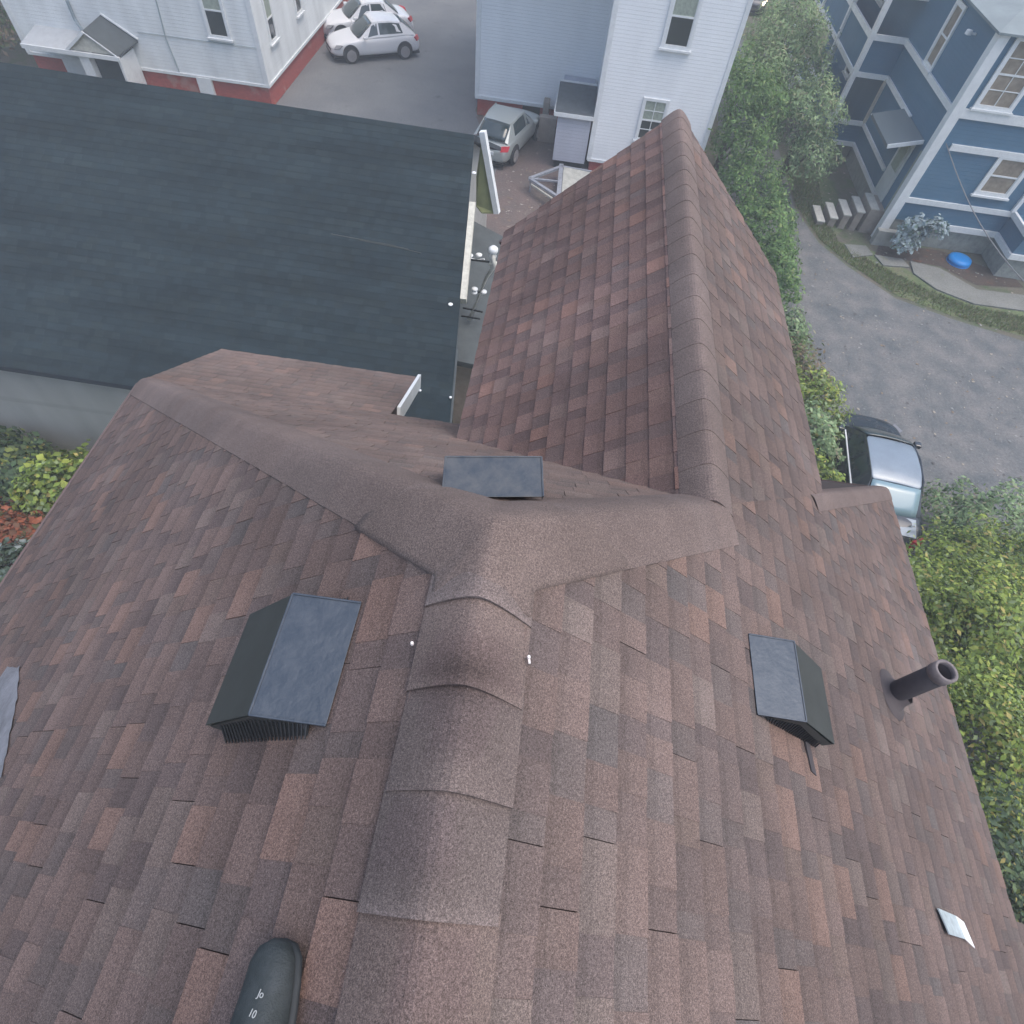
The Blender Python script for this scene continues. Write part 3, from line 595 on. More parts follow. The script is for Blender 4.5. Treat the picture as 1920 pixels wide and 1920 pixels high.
# ================================================================== LEFT WHITE HOUSE
lw = empty('white_house', (-17, 30, 0), label='old white clapboard house with brick base and gabled side porch, upper left', cat='house')
b = MB(); b.box((-22.3, 26.5, .82), (-12.35, 40, 8.5)); b.build('wall', M_WHITE2, lw)
b = MB(); b.box((-22.2, 26.56, 0), (-12.42, 39.9, .82)); b.build('brick_base', M_BRICK, lw)
b = MB(); b.box((-12.5, 26.47, .8), (-12.32, 26.65, 8.5)); b.box((-22.33, 26.47, .8), (-22.15, 26.65, 8.5)); b.box((-22.3, 26.46, .76), (-12.32, 26.5, .86)); b.box((-12.35, 26.5, .76), (-12.31, 40, .86)); b.build('corner_board', M_TRIM, lw)
b = MB(); b.slab([(-22.8, 26, 8.5), (-11.8, 26, 8.5), (-11.8, 33.2, 12), (-22.8, 33.2, 12)], .15); b.slab([(-22.8, 40.5, 8.5), (-11.8, 40.5, 8.5), (-11.8, 33.2, 12), (-22.8, 33.2, 12)], .15); b.build('roof', M_GROOF, lw)
for x0, x1 in ((-15.35, -14.75), (-20.9, -20.1)):
    b = MB(); b.box((x0, 26.44, 0), (x1, 26.56, .8)); b.build('brick_pier', M_TRIM, lw)
window(lw, (-14.2, 26.5, 2.35), (1, 0, 0), .7, 1.55, nrm=(0, -1, 0)); window(lw, (-14.2, 26.5, 5.4), (1, 0, 0), .7, 1.5, nrm=(0, -1, 0))
window(lw, (-12.35, 27.6, 2.0), (0, 1, 0), .6, 1.35, 'd', nrm=(1, 0, 0)); window(lw, (-12.35, 30.8, 2.0), (0, 1, 0), .6, 1.35, 'd', nrm=(1, 0, 0))
# rough grimy streak where a pipe once ran
b = MB(); b.tube([(-16.0, 26.47, .9), (-16.1, 26.47, 2), (-15.9, 26.47, 4)], .02, 6); b.tube([WY(258, 60, 26.47), WY(480, 90, 26.47)], .012, 6); b.build('pipe', mat('lead_pipe', (.3, .36, .38), .8), lw)
b = MB(); b.tube([WY(125, 0, 26.45), WY(140, 35, 26.4), WY(155, 58, 26.2)], .06, 8); b.build('drain_pipe', mat('drain_grey', (.22, .27, .3), .8), lw)
# gabled porch
yp = 25.3; wl = 26.5
rw = Vector(WY(188, 28, wl)); rf = Vector((rw.x+.15, yp, rw.z)); 
rf = Vector(WY(155, 57, yp)); ewr = Vector(WY(258, 76, wl)); efr = Vector(WY(221, 105, yp)); 
dxl = efr.x-rf.x; efl = Vector((rf.x-dxl, yp, efr.z)); ewl = Vector((rw.x-(ewr.x-rw.x), wl, ewr.z))
b = MB(); b.slab([rw, rf, efr, ewr], .06); b.slab([rw, rf, efl, ewl], .06); b.build('porch_roof', M_GROOF, lw)
b = MB(); b.add([rf+Vector((0, .05, -.08)), efr+Vector((-.1, .05, -.02)), efl+Vector((.1, .05, -.02))], [(0, 1, 2)]); b.build('porch_gable', M_OLDTRIM, lw)
b = MB(); b.beam(rf+Vector((0, -.02, -.04)), efl+Vector((0, -.02, -.04)), .05, .09); b.beam(rf+Vector((0, -.02, -.06)), efr+Vector((0, -.02, -.06)), .03, .04)
b.beam(Vector((-21.4, yp-.02, efr.z-.1)), efr+Vector((.05, -.02, -.1)), .08, .14); b.beam(rw+Vector((.04, -.03, .05)), ewr+Vector((.05, -.03, .05)), .05, .05)
b.build('porch_trim', M_TRIM, lw)
b = MB(); b.slab([(-21.4, yp, efr.z-.03), (efl.x+.2, yp, efr.z-.03), (efl.x+.2, wl, efr.z+.2), (-21.4, wl, efr.z+.2)], .05); b.build('porch_side_roof', mat('porch_grey', (.42, .44, .45), .8, noise=.1), lw)
b = MB(); b.box((efr.x-.1, yp+.02, 0), (efr.x-.02, wl-.02, efr.z-.12)); b.build('porch_side_wall', M_TRIM, lw); b = MB(); b.box((efl.x+.35, yp+.02, 0), (efl.x+.75, wl-.02, efr.z-.12)); b.build('porch_side_wall', M_TRIM, lw)
b = MB(); b.box((efl.x+.76, yp+.3, 0), (efr.x-.11, yp+.35, efr.z-.12)); b.build('door', mat('dark_green_door', (.02, .04, .045), .5), lw)
# ================================================================== MIDDLE WHITE HOUSE
mw = empty('clapboard_house', (1, 30, 0), label='plain white clapboard house in the middle beyond the wing ridge', cat='house')
YF = 24.9; YK = 28.5
b = MB(); b.box((.92, YF, .5), (5.22, 38, 9)); b.box((-4.15, YK, .72), (.92, 38, 9)); b.build('wall', M_WHITE, mw)
b = MB(); b.box((1.0, YF+.06, 0), (5.15, 37.9, .5)); b.box((-4.07, YK+.06, 0), (1.0, 37.9, .72)); b.build('brick_base', M_BRICK, mw)
b = MB(); b.box((.86, YF-.03, .5), (1.04, YF+.12, 9)); b.box((5.1, YF-.03, .5), (5.25, YF+.12, 9)); b.box((.9, YF-.04, .46), (5.24, YF, .56)); b.box((-4.18, YK-.03, .7), (-4.0, YK+.1, 9)); b.box((-4.16, YK-.05, .66), (.86, YK, .78)); b.build('corner_board', M_TRIM, mw)
b = MB(); b.slab([(-4.6, 24.5, 9), (5.7, 24.5, 9), (5.7, 32, 12.5), (-4.6, 32, 12.5)], .15); b.slab([(-4.6, 38.4, 9), (5.7, 38.4, 9), (5.7, 32, 12.5), (-4.6, 32, 12.5)], .15); b.build('roof', M_GROOF, mw)
window(mw, (2.8, YF, 4.52), (1, 0, 0), .78, 1.55, trim=.12, nrm=(0, -1, 0)); window(mw, (2.62, YF, 1.55), (1, 0, 0), .78, 1.25, bars=3, trim=.09, nrm=(0, -1, 0))
b = MB(); b.box((-2.1, YK-.02, 0), (-1.35, YK+.05, .66)); b.build('cellar_opening', M_DARK, mw)
tb = MB(); tb.box((-1.25, 26.9, 0), (-.55, 27.2, .95)); tb.build('meter_cabinet', M_TAN, mw, bevel=.02); tb = MB(); tb.box((-1.2, 27.9, .0), (-.95, 28.4, 1.1)); tb.build('conduit_cover', M_TAN, mw, bevel=.02)
# entry box with flat roof
b = MB(); b.box((-.48, YF+.02, .3), (.8, YK-.01, 1.96)); b.build('entry_box', siding_mat('lilac_siding', (.46, .47, .53), .12), mw)
b = MB(); b.slab([(-.6, YF-.12, 2.06), (.86, YF-.12, 2.06), (.86, 27.0, 2.25), (-.6, 27.0, 2.25)], .05); b.build('entry_roof', mat('felt_grey', (.085, .1, .11), .95, noise=.2, nscale=5), mw)
b = MB(); b.box((-.62, YF-.15, 1.93), (.86, YF-.1, 2.06)); b.box((-.64, YF-.12, 1.95), (-.6, 27.0, 2.06)); b.box((-.6, 27.0, 2.18), (.86, 27.06, 2.3)); b.build('entry_trim', M_TRIM, mw)
b = MB(); b.box((-.42, YF+.08, 0), (.76, YK-.1, .3)); b.build('entry_footing', M_DARK, mw)
b = MB(); b.box((-.05, 22.4, 0), (1.6, 24.2, .12)); tag(b.build('concrete_pad', M_CONC), 'pale concrete pad behind the metal trailer frame', 'slab')
# ================================================================== BLUE HOUSE
bh = empty('blue_house', (16, 28, 0), label='blue clapboard house with white trim and stacked porches at upper right', cat='house')
XB = 12.2; YBf = 22.9; YK2 = 28.9; XP = 10.85; ZT = 6.55
b = MB(); b.box((XB, YBf, .88), (24, 38, ZT)); b.box((16.3, 21.5, .88), (24, YBf+.01, 1.62)); b.build('wall', M_BLUE, bh)
b = MB(); b.box((XB+.06, YBf+.06, 0), (23.9, 37.9, .88)); b.box((16.36, 21.56, 0), (23.9, YBf+.05, .88)); b.build('foundation', mat('lattice_grey', (.26, .28, .26), .9, noise=.25, nscale=5), bh)
b = MB(); b.slab([(XB-.25, YBf-.25, ZT), (24.3, YBf-.25, ZT), (19, 30, ZT+1.3), (17, 30, ZT+1.3)], .06); b.slab([(XB-.25, YBf-.25, ZT), (17, 30, ZT+1.3), (17, 31, ZT+1.3), (XB-.25, 38.3, ZT)], .06); b.slab([(24.3, YBf-.25, ZT), (24.3, 38.3, ZT), (19, 31, ZT+1.3), (19, 30, ZT+1.3)], .06); b.build('roof', M_BROOF, bh)
def band(mbx, p, q, z, h, t=.05):
    """trim band centred at height z along p-q, standing proud"""
    mbx.beam((p[0], p[1], z), (q[0], q[1], z), t*1.3, h*1.35)
b = MB()
b.box((XB-.12, YBf-.12, 0.05), (XB+.2, YBf+.2, ZT)); b.build('corner_post', M_TRIM, bh)
b = MB(); b.box((XB-.2, YBf-.35, 0), (XB+.55, YBf-.1, .55)); b.build('post_footing', M_CONC, bh)
for z, h, x0, x1 in ((4.42, .2, XB+.15, 24), (3.44, .14, XB+.55, 24), (1.62, .13, XB+.15, 16.28), (.84, .15, 13.3, 16.28)):
    b = MB(); band(b, (x0, YBf-.03), (x1, YBf-.03), z, h, .06); b.build('trim_band', M_TRIM, bh)
for z, h in ((1.66, .14), (.86, .14)):
    b = MB(); band(b, (16.27, YBf-.06), (16.27, 21.5), z, h, .08); band(b, (16.24, 21.47), (24, 21.47), z, h, .08); b.build('porch_cap', M_TRIM, bh)
b = MB(); b.beam((16.2, 22.87, 1.7), (16.2, 22.87, 3.3), .14); b.build('porch_post', M_TRIM, bh)
for z, h, y0 in ((4.40, .14, YBf+.15), (3.22, .12, 25.4), (1.56, .1, 25.1), (.8, .1, 23.9)):
    b = MB(); band(b, (XB-.03, y0), (XB-.03, YK2), z, h, .06); b.build('trim_band', M_TRIM, bh)
# stacked porches on the far left corner
YE = 40
b = MB()
for z0, z1 in ((.82, 1.52), (3.25, 4.36), (5.75, 6.7)):
    b.box((XP, YK2, z0), (XB-.001, YK2+.08, z1)); b.box((XP, YK2+.08, z0), (XP+.08, YE, z1))
b.build('porch_knee_wall', M_BLUE, bh)
b = MB()
for z0 in (.7, 3.12, 5.62): b.box((XP+.03, YK2+.03, z0), (XB, YE, z0+.1))
b.build('porch_floor', mat('porch_floor_grey', (.14, .16, .18), .8), bh)
for z, h in ((4.42, .14), (3.22, .12), (1.57, .12), (.78, .12), (6.75, .14), (5.7, .12)):
    b = MB(); band(b, (XP-.05, YK2-.02), (XB+.0, YK2-.02), z, h, .07); band(b, (XP-.02, YK2-.02), (XP-.02, YE), z, h, .07); b.build('porch_rail', M_TRIM, bh)
for x, y in ((XP, YK2), (XP, 32.4), (XP, 36.2)):
    b = MB(); b.box((x-.09, y-.09, 0), (x+.09, y+.09, 7.5)); b.build('porch_post', M_TRIM, bh)
b = MB(); b.box((XB-.1, YK2-.1, 1.6), (XB-.0, YK2+.02, 3.2)); b.build('porch_pilaster', M_OLDTRIM, bh)
b = MB(); b.box((XP+.04, YK2+.04, 0), (XB, YE, .7)); b.build('porch_lattice', mat('lattice_beige', (.2, .21, .17), .9, noise=.15, nscale=7), bh)
window(bh, (12.75, YBf, 4.72), (1, 0, 0), 1.0, 1.65, 'blind', bars=3, trim=.12, nrm=(0, -1, 0)); window(bh, (14.6, YBf, 2.25), (1, 0, 0), .95, 1.05, 'blind', trim=.14, nrm=(0, -1, 0)); window(bh, (16.6, YBf, 4.72), (1, 0, 0), 1.0, 1.65, 'blind', bars=3, trim=.12, nrm=(0, -1, 0))
window(bh, (XB, 26.55, 4.62), (0, -1, 0), .62, 1.55, 'blind', trim=.13, nrm=(-1, 0, 0)); window(bh, (XB, 33.6, 1.9), (0, -1, 0), .7, 1.1, nrm=(-1, 0, 0)); window(bh, (XB, 33.6, 4.5), (0, -1, 0), .7, 1.1, nrm=(-1, 0, 0))
# side door, canopy and steps
b = MB(); b.box((XB-.05, 23.95, .9), (XB-.001, 24.95, 3.0)); dr = b.build('door', mat('pale_door', (.55, .58, .57), .6, noise=.1), bh)
b = MB(); b.box((XB-.07, 23.25, .9), (XB-.052, 23.32, 3.05)); b.box((XB-.08, 24.15, 1.9), (XB-.052, 24.75, 2.8)); b.build('door_pane', M_CURT, dr)
b = MB(); b.slab([(XB-.02, 23.6, 3.25), (XB-1.1, 23.6, 2.95), (XB-1.1, 26.1, 2.95), (XB-.02, 26.1, 3.25)], .1); b.build('door_canopy', mat('canopy_grey', (.13, .16, .17), .9), bh)
b = MB(); b.beam((XB-1.12, 23.55, 2.93), (XB-.03, 23.55, 3.22), .05, .12); b.beam((XB-1.1, 26.1, 2.93), (XB-.03, 26.1, 2.2), .06, .06); b.build('canopy_bracket', M_TRIM, bh)
b = MB(); b.box((XB-.14, 24.3, 6.0), (XB-.02, 24.4, 6.05)); b.lathe([(0, .1), (.09, .08), (.1, -.03), (0, -.06)], (XB-.25, 24.35, 6.02), 12); b.build('wall_lamp', M_TRIM, bh)
st = MB()
for k in range(5):
    st.box((10.0+.42*k, 23.35, .0), (10.25+.42*k, 24.4, .18*(k+1)))
st.box((XB-.55, 23.3, 0), (XB-.02, 24.45, .9)); stp = st.build('steps', M_TAN, bh)
st = MB()
for k in range(5): st.box((9.97+.42*k, 23.3, .18*(k+1)), (10.27+.42*k, 24.45, .18*(k+1)+.04))
st.build('tread', mat('pale_tread', (.5, .49, .44), .8, noise=.15), bh)
# overhead wire
w0 = Vector((XB+.3, YBf-.1, 3.55)); w1 = Vector(G(1920, 465, 4.6)); w2 = w0+(w1-w0)*1.6
b = MB(); b.tube([w0+(w2-w0)*t-Vector((0, 0, .5*math.sin(math.pi*t))) for t in [k/14 for k in range(15)]], .014, 6); tag(b.build('wire', mat('wire_grey', (.2, .2, .2), .6)), 'thin overhead wire sagging in front of the blue house', 'wire')
b = MB(); cb = Vector((15.2, 22.15, .0)); b.lathe([(.0, .2), (.26, .22), (.4, .18), (.43, .1), (.39, .0), (.37, .01)], cb, 22)
tub = empty('tub', cb, label='bright blue round plastic tub on the ground before the blue house', cat='tub')
b.build('shell', mat('blue_plastic', (.0, .22, .62), .45), tub, smooth=True); b = MB(); b.lathe([(.39, .0), (.43, .01), (.43, .03), (.4, .04)], cb, 22); b.build('rim', MATS['blue_plastic'], tub, smooth=True)
# ================================================================== TRAILER
tr = empty('trailer', G(1010, 345, .5), label='small grey metal trailer with a triangular drawbar parked in the yard', cat='trailer')
M_GAL = mat('galvanised_frame', (.36, .38, .42), .5, metal=.4, noise=.25, nscale=10)
tip = Vector(G(993, 335, .5)); c1 = Vector(G(1052, 313, .5)); c2 = Vector(G(1047, 370, .5)); dxv = Vector((1.6, -.1, 0))
b = MB(); b.beam(tip, c1, .13, .08); b.beam(tip, c2, .12, .08); b.beam(tip, (c1+c2)/2, .08, .06); b.build('drawbar', M_GAL, tr)
b = MB(); b.beam(c1+Vector((0, .15, 0)), c2-Vector((0, .15, 0)), .16, .1); b.beam(c1, c1+dxv, .08, .1); b.beam(c2, c2+dxv, .08, .1); b.beam(c1+dxv, c2+dxv, .08, .1); b.build('frame', M_GAL, tr)
b = MB(); b.slab([c1+Vector((.1, 0, .04)), c1+dxv, c2+dxv, c2+Vector((.1, 0, .04))], .03); b.build('deck', mat('pale_deck', (.4, .4, .36), .9, noise=.2), tr)
b = MB(); b.beam(tip+Vector((.1, -.2, -.1)), c2+Vector((0, -.15, -.1)), .07, .05); b.build('board', M_OLDTRIM, tr)
for s, c in ((1, c1), (-1, c2)):
    b = MB(); b.lathe([(.0, -.08), (.2, -.08), (.26, -.05), (.26, .05), (.2, .08), (0, .08)], c+dxv*.55+Vector((0, s*.14, -.23)), 20, M=Matrix.Rotation(math.pi/2, 3, 'X')); b.build('wheel', mat('tyre', (.02, .02, .022), .8), tr, smooth=True)
b = MB(); b.tube([tip+Vector((.05, 0, 0)), tip+Vector((.05, 0, -.5))], .03, 8); b.build('jack_leg', M_GAL, tr)
# ================================================================== CARS
M_TYRE = mat('tyre', (.02, .02, .022), .8); M_RIMC = mat('alloy_rim', (.4, .38, .38), .4, metal=.6); M_CG = mat('car_glass', (.03, .045, .045), .05, spec=.9, noise=.2, nscale=3)
M_LAMP = mat('headlamp', (.25, .25, .26), .15, spec=.8); M_TAIL = mat('tail_lamp', (.5, .02, .03), .3)
def smooth_pts(tbl, x):
    for (a, va), (b_, vb) in zip(tbl, tbl[1:]):
        if x <= b_:
            t = (x-a)/(b_-a); t = t*t*(3-2*t)*.5+t*.5; return va+(vb-va)*t
    return tbl[-1][1]
def make_car(label, loc, rz, paint, L=4.4, W=1.78, hatch=True, group=None, lit=False, roofmat=None, hood=1.3, rearmat=None, plate=True):
    r = empty('car', loc, rz, label, 'car', group)
    BASE[r.name] = Vector((0, 0, 0)); h = L/2; wb = W/2    # x forward
    belt = [(-h, .62), (-h+.12, .82), (-h+.5, .96), (-.9, .97), (.6, .93), (h-1.25, .9), (h-.5, .78), (h-.12, .66), (h, .5)]
    wid = [(-h, .74), (-h+.15, .9), (-h+.7, .985), (0, 1), (h-.9, .97), (h-.3, .84), (h-.06, .62), (h, .45)]
    xs = [-h, -h+.05, -h+.15, -h+.3, -h+.5, -h+.8, -1.2, -.8, -.4, 0, .4, .8, h-1.3, h-1, h-.75, h-.5, h-.3, h-.15, h-.05, h]
    n = 14; b = MB(); vs = []
    for x in xs:
        zb = smooth_pts(belt, x); w = wb*smooth_pts(wid, x); zl = .22+(.08 if abs(x) > h-.1 else 0)
        half = [(0, zl), (w*.8, zl), (w*.96, zl+.08), (w, (zl+zb)*.5), (w*.985, zb*.82+zl*.18), (w*.93, zb-.03), (w*.8, zb+.01), (w*.35, zb+.035)]
        ring = half+[(-a, z) for a, z in half[:0:-1]]
        vs += [(x, a, z) for a, z in ring]
    n = 15; fs = [(i*n+k, (i+1)*n+k, (i+1)*n+(k+1) % n, i*n+(k+1) % n) for i in range(len(xs)-1) for k in range(n)]
    fs += [tuple(range(n)), tuple((len(xs)-1)*n+k for k in range(n))[::-1]]
    b.add(vs, fs); body = b.build('body', paint, r, smooth=True, local=True)
    sub = body.modifiers.new('s', 'SUBSURF'); sub.levels = 1; sub.render_levels = 2
    # cabin: stations (x, z, halfwidth) for roof line ; glass house
    zr = 1.46; rb = -h+.28 if hatch else -h+.75
    wt = wb*.70; wbt = wb*.90
    st = [(h-hood, .915, wb*.80, wb*.90), (h-hood-.7, 1.38, wb*.66, wb*.91), (.0, zr, wt, wb*.92), (-.7, zr-.01, wt*.98, wb*.92), (rb+.55, zr-.1, wt*.92, wb*.9), (rb, .97, wb*.68, wb*.83)]
    def sidept(i, f): x, z, a, c = st[i]; x2 = x; return None
    roof = MB(); rr = []
    for x, z, a, c in st[1:5]:
        rr += [(x, y, z+.03*(1-(y/a)**2)) for y in (-a, -a*.8, -a*.4, 0, a*.4, a*.8, a)]
    roof.add(rr, [(i*7+k, (i+1)*7+k, (i+1)*7+k+1, i*7+k+1) for i in range(3) for k in range(6)])
    rp = roof.build('roof_panel', roofmat or paint, r, smooth=True, local=True); so = rp.modifiers.new('s', 'SOLIDIFY'); so.thickness = .03; so.offset = 1; so2 = rp.modifiers.new('u', 'SUBSURF'); so2.levels = 1; so2.render_levels = 2
    def quad(name, pts, m, parent=r, t=.008):
        q = MB(); q.add(pts, [tuple(range(len(pts)))]); o = q.build(name, m, parent, local=True); s = o.modifiers.new('s', 'SOLIDIFY'); s.thickness = t; s.offset = 0; return o
    x0, z0, a0, c0 = st[0]; x1, z1, a1, c1 = st[1]; zb = .95
    def pane(name, xb, ab, zb_, xt, at_, zt, bow, m):
        q = MB(); vs = []
        for i in range(5):
            f = i/4
            for k in range(-4, 5):
                y = k/4; w_ = ab*(1-f)+at_*f; vs.append((xb*(1-f)+xt*f+bow*(1-y*y)*(1-f*.7), y*w_, zb_*(1-f)+zt*f+.02*(1-y*y)+.03*math.sin(f*math.pi)))
        q.add(vs, [(i*9+k, i*9+k+1, (i+1)*9+k+1, (i+1)*9+k) for i in range(4) for k in range(8)]); o = q.build(name, m, r, smooth=True, local=True); sd_ = o.modifiers.new('s', 'SOLIDIFY'); sd_.thickness = .008; return o
    pane('windscreen', x0+.02, a0, z0, x1, a1*.98, z1+.01, .1, M_CG)
    x4, z4, a4, c4 = st[4]; x5, z5, a5, c5 = st[5]
    pane('rear_window', x5-.01, a5, z5, x4, a4*.98, z4+.01, -.06, rearmat or M_CG)
    for s in (-1, 1):
        # shoulder shell in paint, then windows proud of it
        top = [(x, s*a, z) for x, z, a, c in st[1:5]]
        bot = [(st[0][0], s*wb*.88, z0-.02), (.0, s*wb*.93, zb), (-.9, s*wb*.93, zb), (x5-.0, s*a5*1.08, z5-.02)]
        sh = MB(); sh.add([(st[0][0], s*a0, z0-.01)]+top+[(x5, s*a5, z5)]+bot[::-1], [tuple(range(10))])
        # triangulate fan safe strips
        sh = MB(); P8 = [(st[0][0], s*wb*.86, z0-.03)]+top+[(x5, s*a5, z5-.02)]; Q8 = [(st[0][0], s*wb*.88, z0-.06), (h-hood-.6, s*wb*.93, zb-.03), (0, s*wb*.935, zb-.02), (-.7, s*wb*.935, zb-.01), (x4, s*wb*.91, zb-.0), (x5, s*wb*.84, z5-.06)]
        sh.add(P8+Q8, [(i, i+1, i+7, i+6) if s > 0 else (i, i+6, i+7, i+1) for i in range(5)])
        o = sh.build('side_frame', paint, r, smooth=False, local=True); so = o.modifiers.new('s', 'SOLIDIFY'); so.thickness = .03; so.offset = 0
        def sp(x, f, out=.022):
            # point on shoulder surface at x, f=0 belt .. 1 roof
            for i in range(5):
                xa, xb = P8[i][0], P8[i+1][0]
                if xb <= x <= xa:
                    t = (xa-x)/(xa-xb) if xa != xb else 0
                    pt = Vector(P8[i])*(1-t)+Vector(P8[i+1])*t; pb = Vector(Q8[i])*(1-t)+Vector(Q8[i+1])*t
                    p = pb*(1-f)+pt*f; return (x, p.y+s*out, p.z+out*.2)
        xm = -.12
        for xa, xb in ((h-hood-.42, xm+.04), (xm-.04, x4+.02)):
            up = [sp(x, .9) for x in [xa-(.25 if xa > .1 else 0), (xa+xb)/2, xb+(.12 if xb < -.5 else 0)]]; lo = [sp(x, .16) for x in [xb, (xa+xb)/2, xa]]
            quad('side_window', up+lo, M_CG, t=.006)
        mr = MB(); mr.box((h-hood-.32, s*wb*1.0-(.0 if s > 0 else .18), .93), (h-hood-.15, s*wb*1.0+(.18 if s > 0 else 0), 1.05)); mr.build('mirror', paint, r, bevel=.03, local=True)
        for xw in (h-.85, -h+.82):
            ar = MB(); Mx = Matrix.Rotation(math.pi/2, 3, 'X'); ar.lathe([(0, -.03), (.375, -.03), (.375, .03), (0, .03)], (xw, s*(wb*.955), .36), 26, M=Mx); ar.build('wheel_arch', M_TYRE, r, local=True)
            wh = MB(); wh.lathe([(.0, -.1), (.26, -.1), (.315, -.07), (.32, .07), (.26, .1), (0, .1)], (xw, s*(wb*.955-.055), .32), 26, M=Mx); wo = wh.build('wheel', M_TYRE, r, smooth=True, local=True)
            ri = MB(); ri.lathe([(0, -.02), (.06, -.02), (.2, -.012), (.225, 0), (.225, .02), (0, .02)] if s < 0 else [(0, .02), (.06, .02), (.2, .012), (.225, 0), (.225, -.02), (0, -.02)], (xw, s*(wb*.955+.058), .32), 20, M=Mx)
            for k in range(5):
                a = 2*math.pi*k/5; ri.beam((xw, s*(wb*.955+.07), .32), (xw+.2*math.cos(a), s*(wb*.955+.07), .32+.2*math.sin(a)), .02, .05, up=(0, 1, 0))
            ri.build('rim', M_RIMC, wo, local=True)
        hl = MB(); hl.add([(h-.13, s*wb*.76, .55), (h-.34, s*wb*.9, .58), (h-.5, s*wb*.93, .71), (h-.26, s*wb*.74, .69)], [(0, 1, 2, 3)]); o = hl.build('headlight', (mat('headlamp_lit', (1, .85, .6), .3, emit=(1, .78, .5), emitstr=6) if lit else M_LAMP), r, local=True); so = o.modifiers.new('s', 'SOLIDIFY'); so.thickness = .08; so.offset = 0
        tl_ = MB(); tl_.add([(-h+.03, s*wb*.6, .68), (-h+.2, s*wb*.9, .68), (-h+.3, s*wb*.93, .86), (-h+.12, s*wb*.62, .86)], [(0, 1, 2, 3)]); o = tl_.build('taillight', M_TAIL, r, local=True); so = o.modifiers.new('s', 'SOLIDIFY'); so.thickness = .09; so.offset = 0
    gr = MB(); gr.box((h-.06, -.42, .42), (h+.0, .42, .52)); gr.build('grille', M_DARK, r, local=True)
    if plate: pl = MB(); pl.box((-h-.02, -.26, .52), (-h+.06, .26, .64)); pl.build('licence_plate', M_TRIM, r, local=True)
    bd = MB(); bd.box((-h+.05, -wb*.8, .17), (h-.05, wb*.8, .26)); bd.build('underbody', M_DARK, r, local=True)
    return r
P_WH = mat('white_car_paint', (.72, .72, .73), .25, coat=.6); P_SV = mat('silver_car_paint', (.42, .45, .43), .3, metal=.3, coat=.6)
P_SKY = mat('painted_sky_sheen', (.2, .245, .29), .3, metal=.15, coat=.5, noise=.1, nscale=3); P_NV = mat('navy_car_paint', (.025, .032, .04), .22, coat=.6); P_DK = mat('charcoal_car_paint', (.06, .065, .075), .3, coat=.5)  # the pale blue is sky reflection painted onto a dark glossy car
fw = Vector((-10.44, 31.88)); rw_ = Vector((-8.32, 33.14)); ang = math.atan2(-(rw_.y-fw.y), -(rw_.x-fw.x)); mid = (fw+rw_)/2
rt = Vector((math.cos(ang+math.pi/2), math.sin(ang+math.pi/2)))  # car's left
hd = Vector((math.cos(ang), math.sin(ang)))
c1_ = mid-rt*.88; c2_ = c1_-rt*2.35-hd*.35
make_car('white compact car parked nearest in the lot beside the brick base', (c1_.x, c1_.y, 0), ang, P_WH, L=4.25, group='white cars side by side in the lot')
make_car('white sedan parked just behind the other white compact car', (c2_.x, c2_.y, 0), ang-.03, P_WH, L=4.5, hatch=False, group='white cars side by side in the lot')
make_car('silver green hatchback parked against the middle white house', (-2.42, 26.15, 0), math.radians(90-17), P_SV, L=4.05, W=1.72)
bc = make_car('dark car with sky reflection painted pale blue on its roof and boot beside the hedge on the gravel', (9.05, 10.4, 0), math.radians(83), P_NV, L=4.4, W=1.8, hatch=False, hood=.95, roofmat=P_SKY, rearmat=mat('painted_sky_glass', (.2, .3, .34), .12, spec=.9))  # rear glass coloured light cyan for the sky it would mirror
b = MB(); b.slab([(-1.52, -.62, .99), (-1.52, .62, .99), (-2.02, .6, .92), (-2.02, -.6, .92)], .02); b.build('boot_lid_sheen', P_SKY, bc, bevel=.02, local=True)  # pale panel paints the sky's reflection on the dark boot
b = MB(); b.beam((1.0, .86, .965), (-1.2, .865, .985), .03, .03); b.build('belt_trim', M_TRIM, bc, local=True)
make_car('charcoal car with a lit headlight far up the driveway', (10.1, 48.5, 0), math.radians(-100), P_DK, lit=True)
